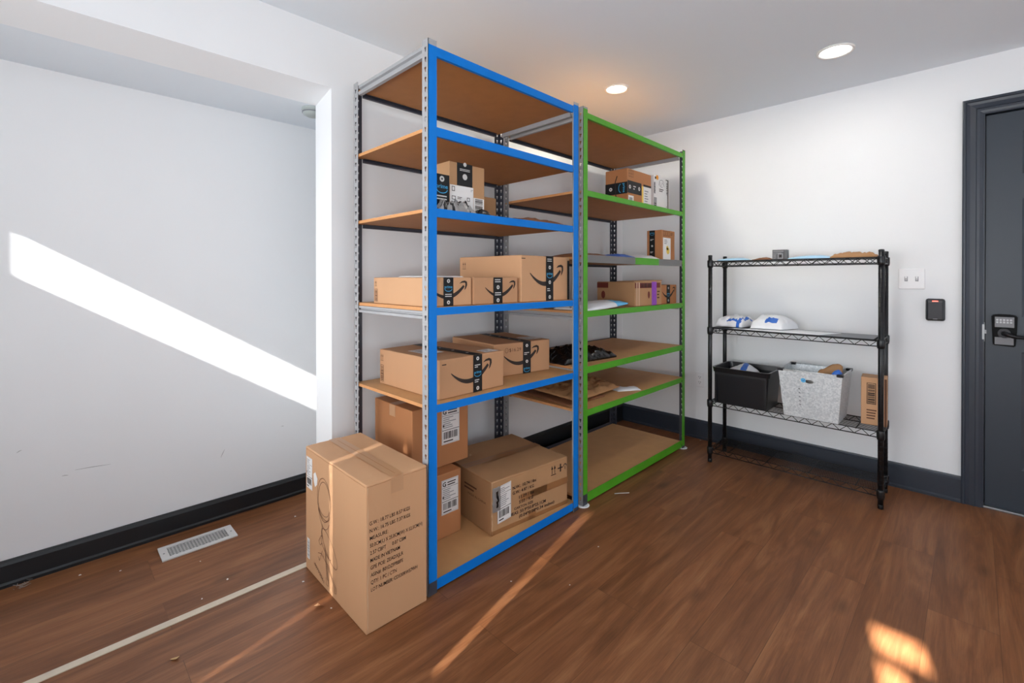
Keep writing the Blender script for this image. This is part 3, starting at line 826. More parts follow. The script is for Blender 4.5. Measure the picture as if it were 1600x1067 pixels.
for i_ in range(nn[0] + 1):
    for j_ in range(nn[1] + 1):
        u, v = i_ / nn[0], j_ / nn[1]; ed = min(u, 1 - u, v, 1 - v) * 6
        G[i_, j_] = bm.verts.new((.006 + .046 * u + .006 * noise.noise(Vector((0, v * 5, 1))), -.0022 - .010 * min(1, ed) * abs(noise.noise(Vector((u * 4, v * 6, 3)))) * 2, .105 + .112 * v + .006 * noise.noise(Vector((u * 5, 0, 2)))))
for i_ in range(nn[0]):
    for j_ in range(nn[1]):
        f = bm.faces.new((G[i_, j_], G[i_ + 1, j_], G[i_ + 1, j_ + 1], G[i_, j_ + 1])); f.smooth = True
        f.material_index = 1 if (i_ in (3, 4) and 1 < j_ < 10) else 0
put('torn_pouch', bm, ['poly_grey', 'poly_black'], c.o)['label'] = 'crumpled plastic pouch torn over the label'
a = Art()
a.lines(c.d - .22, .15, c.d - .08, .185, 2, 'ink_brown', 1, 3); a.text('MADE IN CHINA', c.d - .19, .13, .016, 'ink_brown', 1, width=.15, rot=-.0); a.build('side_print', c.o, c.left)

# blue rack, shelf with the two taped cartons
def arrow_carton(label, fl, fr, dep, z0, h, m, tape_x, order, seed, sm=(.16, .62, .62), tape_w=.052, top_tape=True, arrows=True, group=None):
    c = Carton('parcel_carton', label, 'carton', fl, fr, dep, z0, h, m, seed=seed, group=group)
    a = Art(); smile(a, c.w * sm[0], h * sm[1], c.w * sm[2]); a.build('printed_arrow', c.o, c.front)
    a = Art(); tape_art(a, tape_x - tape_w / 2, tape_x + tape_w / 2, .0, h, 2, order); a.build('printed_tape', c.o, c.front)
    if top_tape:
        a = Art(); a.quad(tape_x - tape_w / 2, 0, tape_x + tape_w / 2, dep, 'tape', 1)
        for k in range(4): a.disc(tape_x, dep * (.15 + k * .22), tape_w * .14, 'tape_white', 2)
        a.build('top_tape', c.o, c.top)
    else: c.seam(True)
    if arrows:
        a = Art(); up_arrows(a, .016, h * .70, h * .17, 'ink_brown')
        a.frame(.010, h * .08, .036, h * .56, .0018, 'ink_brown'); a.bars(.014, h * .11, .032, h * .53, 'ink_brown', 1, False, seed)
        a.build('side_print', c.o, c.left)
        a = Art(); a.quad(.012, h - .022, .034, h - .018, 'ink', 1); a.build('corner_mark', c.o, c.front)
    return c
c = arrow_carton('carton with black tape along its top, nearest the opening on fifth blue shelf from top', (.636, -2.402), (.628, -2.036), .455, ZB[4], .160, 'carton', .205, 'iwppwi'.replace('pp', 'p'), 11)
a = Art(); a.quad(.05, .16, .15, .30, 'label', 1); a.lines(.06, .17, .14, .29, 6, 'label_grey', 2, 4); a.build('shipping_label', c.o, c.top)
a = Art(); a.quad(.27, .015, .35, .085, 'label', 1); a.lines(.28, .02, .34, .08, 3, 'label_grey', 2, 7); a.build('return_label', c.o, c.top)
c = arrow_carton('carton with faint pen writing beside its black tape, right on fifth blue shelf from top', (.485, -1.962), (.535, -1.602), .41, ZB[4], .163, 'carton', .205, 'iwipp'.replace('pp', 'p'), 12, arrows=False)
a = Art(); a.stroke(ell(.075, .128, .01, .012, 0, 2 * PI), .0016, 'ink_brown', closed=True); a.text('$16.29', .092, .120, .024, 'ink_brown', 1, width=.075); a.build('pen_writing', c.o, c.front)
a = Art(); a.quad(.25, .05, .35, .15, 'label', 1); a.lines(.26, .06, .34, .14, 4, 'label_grey', 2, 9); a.build('shipping_label', c.o, c.top)

# blue rack, shelf with three taped cartons
c = arrow_carton('low carton with curved arrow, first from the opening on fourth blue shelf from top', (.640, -2.466), (.640, -2.238), .415, ZB[3], .116, 'carton_tan', .105, 'ipwi', 21, (.08, .62, .8), .05)
bm = bmesh.new(); prism(bm, [(.02, .1168), (.21, .1168), (.2, .121), (.03, .1225)], 'y', .03, .24); put('lifted_label', bm, 'label', c.o)
c = arrow_carton('small carton with curved arrow, between two cartons on fourth blue shelf from top', (.645, -2.232), (.645, -1.962), .24, ZB[3], .116, 'carton', .143, 'wiwi', 22, (.25, .62, .68), .056, arrows=False)
c = arrow_carton('largest carton on the fourth shelf of blue rack from top, with curved arrow', (.652, -1.944), (.634, -1.556), .435, ZB[3], .222, 'carton_tan', .215, 'wipiwi', 23, (.16, .62, .68), .06, arrows=False)
a = Art(); up_arrows(a, .03, .165, .032, 'ink_brown'); a.build('side_print', c.o, c.left)
a = Art(); a.quad(c.w - .022, .0, c.w - .004, .205, 'tape', 1); a.build('corner_tape', c.o, c.front)
a = Art(); a.quad(.0, .205, .028, .2085, 'ink', 1); a.build('corner_mark', c.o, c.front)

# blue rack, third shelf
c = Carton('upright_carton', 'upright tan carton with large white label, third shelf of blue rack from top', 'carton', (.600, -2.325), (.600, -2.128), .16, ZB[2], .222, 'carton_dull', seed=31)
a = Art(); a.quad(.040, .125, .125, .222, 'tape', 1); a.lines(.055, .188, .112, .2, 2, 'tape_white', 2, 2); a.disc(.083, .165, .013, 'tape_white', 2); a.disc(.083, .218, .009, 'tape_white', 2); a.build('printed_tape', c.o, c.front)
a = Art(); a.quad(.002, .0, .13, .124, 'label', 2); a.frame(.012, .098, .028, .118, .0025, 'ink', 3); a.frame(.012, .062, .032, .078, .0025, 'ink', 3); a.lines(.042, .066, .075, .078, 2, 'ink', 3, 3); a.frame(.094, .062, .11, .078, .0025, 'ink', 3)
a.lines(.115, .104, .128, .116, 2, 'label_grey', 3); a.disc(.07, .030, .019, 'orange', 3); a.stroke([(.06, .028), (.07, .038), (.08, .028)], .004, 'ink', 4); a.build('shipping_label', c.o, c.front)
a = Art(); a.quad(.132, .0, .192, .082, 'label', 2); a.bars(.140, .012, .184, .078, 'ink', 3, False, 5); a.build('barcode_label', c.o, c.front)
c = Carton('slim_carton', 'slim carton under dark tape behind the front post, third blue shelf from top', 'carton', (.632, -2.448), (.632, -2.352), .03, ZB[2], .150, 'carton_dull', seed=32)
a = Art(); tape_art(a, .024, .098, .0, .15, 1, 'ipwi'); a.build('printed_tape', c.o, c.front)
c = Carton('low_carton', 'greyish brown carton standing behind the carton with large white label', 'carton', (.360, -2.12), (.360, -1.832), .2, ZB[2], .152, 'carton_dull', seed=33)
c.seam(True)
mailer('grey_mailer', 'crumpled silver plastic mailer before the upright carton, third blue shelf from top', 'mailer', [(.638, -2.44), (.672, -2.43), (.672, -2.24), (.638, -2.245)], ZB[2], .004, .036, ['poly_grey', 'poly_black'], region=lambda u, v: 1 if noise.noise(Vector((u * 6, v * 9, 4))) > .22 else 0, seed=3, wrinkle=.03, n=(24, 40), freq=2.5)
mailer('dark_mailer', 'small dark brown plastic mailer beside the silver mailer, third blue shelf from top', 'mailer', [(.632, -2.225), (.668, -2.22), (.668, -2.15), (.632, -2.155)], ZB[2], .003, .024, ['poly_black'], seed=5, wrinkle=.012)
mailer('flat_mailer', 'flat dark brown paper mailer alone at one end of third blue shelf from top', 'mailer', [(.40, -1.95), (.66, -1.97), (.655, -1.60), (.42, -1.58)], ZB[2], .006, .022, ['kraft_dark'], seed=6, wrinkle=.012)
mailer('paper_envelope', 'thin white paper envelope on third blue shelf from top near the rear post', 'envelope', [(.22, -2.47), (.42, -2.468), (.42, -2.36), (.22, -2.36)], ZB[2], .003, .004, ['label'], seed=7, wrinkle=.002)

# green rack, second shelf
c = Carton('parcel_carton', 'tan carton banded by dark printed tape, second shelf of green rack from top', 'carton', (.580, -.888), (.580, -.580), .165, ZG[1], .232, 'carton_rust', seed=41)
a = Art(); tape_art(a, 0, .175, .075, .155, 1, 'iwi', False); a.build('printed_tape', c.o, c.front)
a = Art(); tape_art(a, 0, .165, .07, .145, 1, 'ip', False); a.stroke([(.09, .19), (.075, .15), (.08, .06), (.1, .03)], .007, 'ink', 2); a.build('side_tape', c.o, c.left)
a = Art(); a.frame(.012, .180, .072, .222, .002, 'ink_brown', 1)
for k in range(3): a.quad(.026 + k * .014, .182, .028 + k * .014, .22, 'ink_brown', 1)
a.quad(.014, .2, .07, .202, 'ink_brown', 1); a.build('printed_marks', c.o, c.front)
a = Art(); a.quad(.18, .0, .305, .14, 'label', 2); a.quad(.18, .0, .2, .14, 'yellow', 3); a.lines(.215, .02, .29, .12, 6, 'label_grey', 3, 4); a.quad(.2, .14, .305, .154, 'ink', 2); a.build('shipping_label', c.o, c.front)
a = Art(); a.quad(.01, .0, .075, .06, 'label', 2); a.quad(.02, .0, .06, .048, 'label_grey', 3); a.build('small_label', c.o, c.front)
c = Carton('white_parcel', 'white upright parcel with orange mark, second shelf of green rack from top', 'parcel', (.590, -.562), (.590, -.335), .04, ZG[1], .240, 'label', seed=42)
a = Art(); a.disc(.048, .225, .018, 'orange', 1, 7); a.disc(.022, .22, .01, 'ink', 1, 8); a.stroke(ell(.11, .19, .035, .025, 0, 5.2), .004, 'label_grey', 1); a.stroke([(.07, .175), (.085, .2), (.1, .17), (.12, .2), (.15, .175)], .003, 'ink', 1)
a.lines(.075, .13, .16, .155, 2, 'ink', 1, 3); a.quad(.0, .11, .022, .19, 'label_grey', 1); a.lines(.002, .115, .02, .185, 6, 'ink', 2, 8)
a.quad(.2, .0, .212, .225, 'ink', 1); a.quad(.17, .222, .212, .228, 'ink', 1); a.bars(.18, .12, .196, .215, 'ink', 1, False, 3); a.lines(.18, .01, .196, .04, 3, 'ink', 1, 4); a.quad(.0, .0, .04, .085, 'label_grey', 1); a.lines(.005, .01, .035, .05, 3, 'ink', 2, 5)
a.build('printed_label', c.o, c.front)

# green rack, third shelf
c = Carton('cube_carton', 'squarish brown carton with yellow marked label, third shelf of green rack from top', 'carton', (.628, -.516), (.628, -.325), .115, ZG[2], .218, 'carton_rust', seed=43)
a = Art(); tape_art(a, .02, .062, .0, .217, 1, 'pwiwi'); a.build('printed_tape', c.o, c.left)
a = Art(); a.quad(.012, .015, .125, .165, 'label', 1); a.lines(.03, .12, .09, .155, 3, 'label_grey', 2, 3); a.disc(.085, .075, .024, 'yellow', 2); a.disc(.075, .095, .016, 'yellow', 2); a.build('shipping_label', c.o, c.front)
a = Art()
for k in range(3): a.frame(.015 + k * .034, .178, .042 + k * .034, .212, .003, 'ink_brown', 1)
a.lines(.122, .185, .17, .205, 2, 'ink_brown', 1, 3); a.build('printed_marks', c.o, c.front)
z = ZG[2]
mailer('dark_mailer', 'dark brown paper mailer against the green post, third shelf of green rack from top', 'mailer', [(.40, -1.46), (.655, -1.455), (.65, -1.16), (.42, -1.14)], z, .006, .022, ['kraft_dark'], seed=8, wrinkle=.004)
mailer('blue_mailer', 'flat dark blue poly mailer on third shelf of green rack from top', 'mailer', [(.45, -1.10), (.66, -1.12), (.655, -.87), (.46, -.86)], z, .006, .026, ['poly_blue'], seed=9, wrinkle=.008)
mailer('white_mailer', 'soft white poly mailer leaning on the squarish brown carton, third green shelf from top', 'mailer', [(.42, -.84), (.665, -.84), (.66, -.56), (.45, -.56)], z, .004, .034, ['poly_white'], seed=10, wrinkle=.008)

# green rack, fourth shelf
c = Carton('purple_taped_carton', 'open looking carton with purple tape, fourth shelf of green rack from top', 'carton', (.645, -.905), (.655, -.575), .29, ZG[3], .155, 'carton_dull', seed=44)
a = Art(); a.quad(.20, .0, .262, .155, 'purple', 2); a.build('purple_tape', c.o, c.front, 'purple tape')
a = Art(); a.quad(.015, .0, .026, .152, 'tape_clear', 1); a.quad(.04, .0, .054, .152, 'tape_clear', 1); a.build('pale_tape', c.o, c.front, 'shiny pale tape')
a = Art(); a.quad(.0, .115, .31, .148, 'red_print', 0); a.bars(.07, .118, .19, .145, 'ink', 1, True, 5); a.disc(.165, .07, .014, 'red_print', 1, 10, .024); a.lines(.27, .04, .32, .1, 3, 'ink_brown', 1, 4); a.build('printed_band', c.o, c.front)
a = Art(); a.quad(.0, .115, .09, .15, 'red_print', 1); a.disc(.05, .07, .016, 'red_print', 1, 10, .026); a.build('side_print', c.o, c.left)
bm = bmesh.new(); prism(bm, [(.0, .156), (.34, .156), (.36, .166), (.01, .160)], 'y', .01, .14); put('lifted_flap', bm, 'carton_dull', c.o)
c = Carton('parcel_carton', 'rust carton with dark tape and arrow, beside the purple taped carton', 'carton', (.628, -.560), (.628, -.296), .2, ZG[3], .132, 'carton_rust', seed=45)
a = Art(); smile(a, .045, .085, .19); a.build('printed_arrow', c.o, c.front)
a = Art(); tape_art(a, .11, .16, 0, .131, 2, 'ipi'); a.build('printed_tape', c.o, c.front)
mailer('bubble_mailer', 'white padded mailer with sky blue end, fourth shelf of green rack from top', 'mailer', [(.44, -1.45), (.672, -1.45), (.664, -1.02), (.50, -1.0)], ZG[3], .008, .028, ['poly_white', 'poly_sky'], region=lambda u, v: 1 if v > .68 + .12 * (1 - u) else 0, seed=12, wrinkle=.006, tilt=lambda u, v: .022 * v * v)

# green rack, fifth and sixth shelf
mailer('black_bag', 'crumpled shiny black plastic bag, fifth shelf of green rack from top', 'bag', [(.30, -1.485), (.56, -1.50), (.61, -1.06), (.34, -1.10)], ZG[4], .010, .058, ['poly_black'], seed=14, wrinkle=.026, n=(44, 50), freq=1.25, pw=.5)
mailer('kraft_mailer', 'lowest of two flat kraft mailers, sixth shelf of green rack from top', 'mailer', [(.12, -1.44), (.57, -1.47), (.58, -1.14), (.15, -1.08)], ZG[5], .006, .012, ['kraft_dark'], seed=15, wrinkle=.004)
mailer('kraft_mailer', 'rumpled kraft mailer with printed mark lying on another kraft mailer', 'mailer', [(.22, -1.40), (.60, -1.44), (.575, -.97), (.30, -.90)], ZG[5] + .027, .006, .030, ['kraft'], seed=16, wrinkle=.026, n=(36, 36), freq=1.3, pw=.5)
mailer('white_slip', 'white plastic slip poking from the rumpled kraft mailer, sixth green shelf from top', 'packing slip', [(.47, -.955), (.575, -.985), (.655, -.85), (.60, -.80)], ZG[5], .003, .012, ['poly_white'], seed=17, wrinkle=.006)

# ------------------------------------------------------------------ black wire shelf
WX = (.9116, 1.8059); WY = (-.4015, -.1452); WZ = [1.330, .888, .405, .092]; WH = 1.3716
t = thing('wire_shelf_unit', 'four tier black wire shelving unit against the white wall', 'wire shelving', ((WX[0] + WX[1]) / 2, (WY[0] + WY[1]) / 2, 0))
ox, oy = t.location.x, t.location.y
for x in WX:
    for y in WY:
        bm = bmesh.new(); p = (x - ox - (.009 if x == WX[1] and y == WY[1] else 0), y - oy)
        rod(bm, (*p, .018), (*p, WH - .006), .0127, 18)
        zz = .05
        while zz < WH - .03:   # the grooves of the pole
            rod(bm, (*p, zz), (*p, zz + .0022), .01305, 18); zz += .0254
        lathe(bm, [(0, 0), (.0130, 0), (.0136, .004), (.0136, .020), (.0127, .022), (0, .022)], 18, (*p, 0))
        lathe(bm, [(.0130, WH - .012), (.0134, WH - .004), (.011, WH), (0, WH + .001)], 18, (*p, 0))
        put('pole', bm, 'black_wire', t)
for zt in WZ:
    root = None
    x0, x1, y0, y1 = WX[0] - ox, WX[1] - ox, WY[0] - oy, WY[1] - oy
    bm = bmesh.new(); zb = zt - .030; r = .0029
    for yy in (y0, y1):
        rod(bm, (x0, yy, zt), (x1, yy, zt), r, 8); rod(bm, (x0, yy, zb), (x1, yy, zb), r, 8)
        n_ = 26; s_ = (x1 - x0 - .03) / n_
        for k in range(n_):
            a_ = x0 + .015 + k * s_
            rod(bm, (a_, yy, zb if k % 2 else zt), (a_ + s_, yy, zt if k % 2 else zb), .0019, 6)
    for xx in (x0, x1):
        rod(bm, (xx, y0, zt), (xx, y1, zt), r, 8); rod(bm, (xx, y0, zb), (xx, y1, zb), r, 8)
        n_ = 8; s_ = (y1 - y0 - .03) / n_
        for k in range(n_):
            a_ = y0 + .015 + k * s_
            rod(bm, (xx, a_, zb if k % 2 else zt), (xx, a_ + s_, zt if k % 2 else zb), .0019, 6)
    root = put('wire_shelf', bm, 'black_wire', t)
    bm = bmesh.new()
    for k in range(13):
        yy = y0 + (y1 - y0) * (k + 1) / 14
        rod(bm, (x0, yy, zt + .001), (x1, yy, zt + .001), .0017, 6)
    for k in range(4):
        xx = x0 + (x1 - x0) * (.13 + .25 * k)
        rod(bm, (xx, y0, zt - .003), (xx, y1, zt - .003), .0026, 8)
    put('wire_deck', bm, 'black_wire', root)
    for xx in (x0, x1):
        for yy in (y0, y1):
            bm = bmesh.new(); lathe(bm, [(.0131, zb - .012), (.0165, zb - .010), (.0185, zb + .004), (.0185, zt + .002), (.0165, zt + .008), (.0131, zt + .008)], 18, (xx - (.009 if xx == x1 and yy == y1 else 0), yy, 0))
            put('corner_collar', bm, 'black_wire', root)

# liner and goods on the wire shelves
d2 = WZ[1] + .0032
bm = bmesh.new(); box(bm, WX[0] + .022, WX[1] - .034, WY[0] + .012, WY[1] - .008, d2, d2 + .0016); tag(put('shelf_liner', bm, 'liner'), 'dark grey plastic liner sheet on the second wire shelf from top', 'shelf liner')
d2 += .0022
mailer('poly_mailer', 'white and blue poly mailer at the end of second wire shelf from top', 'mailer', [(.935, -.37), (1.10, -.38), (1.13, -.16), (.94, -.16)], d2 + .009, .012, .05, ['poly_white', 'poly_blue'], region=lambda u, v: 1 if (.42 < u < .95 and .02 < v < .10 + .05 * noise.noise(Vector((u * 9, 1, 2)))) or (.80 < u - .1 * v < .90 and v < .75) else 0, seed=21, wrinkle=.016, n=(34, 26), freq=1.6, flat=4.0, pw=.5)
mailer('pillow_mailer', 'plump white poly mailer with blue and yellow print, second wire shelf from top', 'mailer', [(1.145, -.36), (1.325, -.345), (1.375, -.17), (1.17, -.16)], d2 + .009, .004, .076, ['poly_white', 'poly_blue', 'yellow'], region=lambda u, v: 1 if (.44 < u < .80 and .03 < v < .17) else (2 if (.14 < u < .36 and .62 < v < .74) else 0), seed=22, wrinkle=.016, n=(36, 30), freq=1.4, flat=3.0, pw=.42)
mailer('flat_poly_mailer', 'flat empty white poly mailer spread over second wire shelf from top', 'mailer', [(1.03, -.398), (1.525, -.396), (1.60, -.22), (1.38, -.20)], d2, .0025, .003, ['poly_white'], seed=23, wrinkle=.0025)
d1 = WZ[0] + .0032
mailer('blue_envelope', 'pale blue envelope near the free end of top wire shelf', 'envelope', [(.95, -.385), (1.13, -.38), (1.10, -.17), (.96, -.17)], d1, .005, .014, ['poly_pale'], seed=24, wrinkle=.004)
mailer('brown_slip', 'small dark brown paper scrap beside the grey box, top wire shelf', 'paper scrap', [(1.16, -.37), (1.262, -.37), (1.26, -.25), (1.18, -.25)], d1, .003, .012, ['kraft_dark'], seed=25, wrinkle=.005)
c = Carton('small_grey_box', 'tiny grey printed box on top of the wire shelving unit', 'box', (1.270, -.350), (1.350, -.345), .05, d1, .060, 'grey_box', seed=51, sag=.001)
a = Art(); a.quad(.003, .048, .062, .052, 'label_grey', 1); a.quad(.003, .038, .05, .041, 'label_grey', 1); a.lines(.004, .004, .028, .034, 4, 'label_grey', 1, 3); a.frame(.03, .006, .058, .036, .004, 'label_grey', 1); a.quad(.038, .014, .05, .028, 'ink', 2); a.quad(.062, .0, .064, .059, 'ink', 1); a.build('printed_picture', c.o, c.front)
mailer('blue_envelope', 'pale blue envelope partly under the brown paper mailer, top wire shelf', 'envelope', [(1.365, -.385), (1.585, -.38), (1.58, -.2), (1.38, -.2)], d1, .004, .016, ['poly_pale'], seed=26, wrinkle=.004)
mailer('kraft_mailer', 'kraft paper mailer at the door end of top wire shelf', 'mailer', [(1.575, -.385), (1.775, -.38), (1.775, -.17), (1.59, -.18)], d1 + .0, .006, .020, ['kraft'], seed=27, wrinkle=.016, flat=3.0, pw=.5, freq=1.3, n=(30, 24), tilt=lambda u, v: .010 * (1 - u) * v)

# black bin
d3 = WZ[2] + .0046
def bin_shell(bm, b, tp, z0, z1, th, nz=6, r0=.02, mi=0, floor_=True):
    """open tapered tub; b and tp are (x0, x1, y0, y1) at bottom and top"""
    def ring(q, z, r):
        pts = []
        for cx, cy, a0 in ((q[1] - r, q[3] - r, 0), (q[0] + r, q[3] - r, 90), (q[0] + r, q[2] + r, 180), (q[1] - r, q[2] + r, 270)):
            for k in range(5):
                a_ = R(a0 + 90 * k / 4); pts.append((cx + r * math.cos(a_), cy + r * math.sin(a_), z))
        return [bm.verts.new(p) for p in pts]
    L = lambda t, o: tuple(b[i] * (1 - t) + tp[i] * t + o * (1 if i % 2 else -1) for i in range(4))
    rings = [ring(L(k / nz, 0), z0 + (z1 - z0) * k / nz, r0) for k in range(nz + 1)]
    rings += [ring(L(k / nz, -th), (max(z0 + th, z0 + (z1 - z0) * k / nz) if floor_ else z0 + (z1 - z0) * k / nz), r0 * .8) for k in range(nz, -1, -1)]
    for a_, c_ in zip(rings, rings[1:]):
        for i in range(20):
            f = bm.faces.new((a_[i], a_[(i + 1) % 20], c_[(i + 1) % 20], c_[i])); f.smooth = False; f.material_index = mi
    if floor_: bm.faces.new(rings[0][::-1]); bm.faces.new(rings[-1])
    else:
        a_, c_ = rings[-1], rings[0]
        for i in range(20): bm.faces.new((a_[i], a_[(i + 1) % 20], c_[(i + 1) % 20], c_[i]))
    bmesh.ops.recalc_face_normals(bm, faces=list(bm.faces))
t = thing('storage_bin', 'black plastic bin with rolled rim on the third wire shelf from top', 'bin', (1.105, -.29, d3))
bm = bmesh.new(); bin_shell(bm, (-.150, .150, -.130, .125), (-.160, .166, -.142, .140), 0, .218, .004)
put('bin_body', bm, 'black_plastic', t)
bm = bmesh.new()
bin_shell(bm, (-.163, .172, -.146, .144), (-.169, .179, -.153, .150), .200, .232, .012, 2, .024, 0, False)
put('bin_rim', bm, 'black_plastic', t)
bm = bmesh.new()
for x_ in (-.147, .149): prism(bm, [(x_ - .006, -.139), (x_ + .006, -.139), (x_ + .006, -.128), (x_ - .006, -.128)], 'z', .006, .200)
box(bm, -.15, .15, -.1445, -.138, .185, .2, 0)
put('bin_rib', bm, 'black_plastic', t)
o = mailer('poly_mailer', 'white mailer with blue stripe inside the black plastic bin', 'mailer', [(.985, -.39), (1.20, -.39), (1.165, -.24), (.99, -.22)], d3 + .125, .06, .02, ['poly_white', 'poly_blue'], region=lambda u, v: 1 if .52 < u < .68 else 0, seed=28, wrinkle=.008, tilt=lambda u, v: .055 * (1 - abs(u - .55) * 1.5) * (.4 + .6 * v))

# galvanised bin
t = thing('metal_bin', 'galvanised metal bin with blue sticker on the third wire shelf from top', 'bin', (1.487, -.285, d3))
gb = (-.132, .134, -.132, .105); gt = (-.160, .155, -.148, .140); gh = .270
bm = bmesh.new()
def side(pts, holes=None):
    f = bm.faces.new([bm.verts.new(p) for p in pts]); return f
def lerp(a_, b_, t_): return a_ + (b_ - a_) * t_
def front_pt(s, q, off=0.0):   # s 0..1 along the front, q 0..1 up
    return Vector((lerp(lerp(gb[0], gt[0], q), lerp(gb[1], gt[1], q), s), lerp(gb[2], gt[2], q) - off, gh * q))
# front sheet with an oval hand hole
hole = [(.5 + .075 * math.cos(a_) + (.05 if math.cos(a_) > 0 else -.05) * 0, .80 + .04 * math.sin(a_)) for a_ in [2 * PI * k / 24 for k in range(24)]]
hole = [(min(max(p[0], .40), .58), p[1]) for p in hole]
hv = [bm.verts.new(front_pt(*p)) for p in hole]
outer = []
for k in range(24):
    a_ = 2 * PI * k / 24; dx, dy = math.cos(a_), math.sin(a_); m_ = max(abs(dx), abs(dy)); outer.append((.5 + .5 * dx / m_, .5 + .5 * dy / m_))
ov = [bm.verts.new(front_pt(*p)) for p in outer]
for k in range(24): bm.faces.new((hv[k], hv[(k + 1) % 24], ov[(k + 1) % 24], ov[k]))
for k in range(0, 24): pass
B = lambda i, j: (gb[i], gb[2 + j], 0.0); T = lambda i, j: (gt[i], gt[2 + j], gh)
side([B(1, 0), B(1, 1), T(1, 1), T(1, 0)]); side([B(0, 1), B(0, 0), T(0, 0), T(0, 1)]); side([B(1, 1), B(0, 1), T(0, 1), T(1, 1)]); side([B(0, 0), B(1, 0), B(1, 1), B(0, 1)])
o = put('bin_body', bm, 'galv', t)
sd = o.modifiers.new('sheet', 'SOLIDIFY'); sd.thickness = .0022; sd.offset = 0
bm = bmesh.new()
cr = [T(0, 0), T(1, 0), T(1, 1), T(0, 1)]
for k in range(4): rod(bm, cr[k], cr[(k + 1) % 4], .0042, 10)
put('rolled_rim', bm, 'galv', t)
for k in (0, 1, 2, 3):
    bm = bmesh.new(); p = cr[k]; sx = 1 if k in (0, 3) else -1; sy = 1 if k in (0, 1) else -1
    box(bm, min(p[0] - .005 * sx, p[0] + .026 * sx), max(p[0] - .005 * sx, p[0] + .026 * sx), min(p[1] - .005 * sy, p[1] + .026 * sy), max(p[1] - .005 * sy, p[1] + .026 * sy), gh - .008, gh + .006, bevel=.002)
    put('corner_cap', bm, 'bronze', t)
def gfront(x, y, e): return front_pt(x, y, e + .0012)
a = Art(); a.disc(.405, .815, .042, 'poly_sky', 1, 20, .048); a.stroke([(.385, .82), (.4, .80), (.43, .83)], .012, 'poly_blue', 2); a.build('blue_sticker', t, gfront, 'round blue sticker')
bm = bmesh.new()   # pressed lettering, worn beyond reading
rg = random.Random(5)
for k in range(7):
    q = .30 + k * .062
    for s_ in [(.37 + i * .028) for i in range(10)]:
        if rg.random() < .8:
            p0 = front_pt(s_, q, .0015); rod(bm, p0, front_pt(s_ + rg.uniform(.008, .02), q + rg.uniform(-.004, .02), .0015), .003, 6)
put('embossed_lettering', bm, 'galv', t)
a = Art()
for k in range(5): a.poly([(.315, .27 + k * .085), (.345, .268 + k * .085), (.345, .285 + k * .085), (.318, .30 + k * .085)], 'grey_slot', 1)
a.build('worn_marks', t, gfront)
# mailers standing in the metal bin
bx, by = 1.487, -.285
mailer('kraft_mailer', 'crumpled kraft mailer standing up out of the metal bin', 'mailer', [(bx + .01, by - .04), (bx + .13, by - .02), (bx + .13, by + .02), (bx + .01, by + .0)], d3 + .14, .10, .03, ['kraft'], seed=29, wrinkle=.01, tilt=lambda u, v: .06 * u)
mailer('blue_mailer', 'blue plastic mailer tucked beside kraft mailer in the metal bin', 'mailer', [(bx + .085, by - .105), (bx + .14, by - .10), (bx + .14, by - .065), (bx + .09, by - .07)], d3 + .13, .11, .03, ['poly_blue'], seed=30, wrinkle=.01, tilt=lambda u, v: .035 * u)
mailer('grey_mailer', 'silver grey mailer lying low inside the metal bin', 'mailer', [(bx - .03, by - .09), (bx + .07, by - .10), (bx + .07, by - .06), (bx - .03, by - .05)], d3 + .12, .10, .025, ['poly_grey'], seed=31, wrinkle=.01)

# leaning kraft box behind the front pole
c = Carton('upright_carton', 'tall narrow kraft carton behind the front pole of the wire shelving', 'carton', (1.708, -.310), (1.822, -.300), .12, d3, .262, 'carton_tan', seed=52)
c.o.rotation_euler.y = R(0)
a = Art(); a.frame(.026, .115, .066, .232, .0028, 'ink', 1); a.bars(.031, .12, .061, .228, 'ink', 1, False, 6); a.build('printed_barcode', c.o, c.front)
a = Art(); a.lines(.025, .03, .07, .09, 4, 'ink_brown', 1, 5); a.text('2A15F7X', .083, .115, .02, 'ink', 1, width=.1, rot=-PI / 2, bold=.02); a.build('printed_text', c.o, c.front)
a = Art(); a.quad(c.w - .012, .0, c.w - .002, .26, 'ink_brown', 1); a.build('dark_edge', c.o, c.front)

# ------------------------------------------------------------------ wall fittings
t = thing('light_switch', 'white double toggle switch plate on the wall near the door', 'light switch', (1.898, 0, 1.215))
bm = bmesh.new(); box(bm, -.058, .058, -.006, 0, -.058, .058, bevel=.003); put('switch_plate', bm, 'white_plastic', t)
for x in (-.0235, .0235):
    bm = bmesh.new(); box(bm, x - .007, x + .007, -.0066, -.0058, -.0135, .0135); sl = put('toggle_slot', bm, 'grey_slot', t)
    bm = bmesh.new(); prism(bm, [(-.0062, -.010), (-.0062, .006), (-.016, .013), (-.017, .005)], 'x', x - .0045, x + .0045); put('toggle', bm, 'white_plastic', sl)
    for zz in (-.030, .030):
        bm = bmesh.new(); rod(bm, (x, -.0058, zz), (x, -.0072, zz), .0032, 12); put('screw', bm, 'white_plastic', t)
t = thing('card_reader', 'black card reader with red light on the wall beside the door', 'card reader', (2.0, 0, 1.043))
bm = bmesh.new(); box(bm, -.0405, .0405, -.022, 0, -.062, .062, bevel=.011); put('reader_housing', bm, 'reader', t)
bm = bmesh.new(); box(bm, -.030, .030, -.0232, -.0215, -.047, .040, bevel=.0006); put('reader_face', bm, 'bronze', t)
bm = bmesh.new(); box(bm, -.0125, .0125, -.0237, -.0215, .045, .051, bevel=.0006); put('red_light', bm, 'led', t)['label'] = 'glowing red light bar'
bm = bmesh.new(); box(bm, -.009, .009, -.0234, -.0215, -.052, -.0505); put('maker_mark', bm, 'key', t)
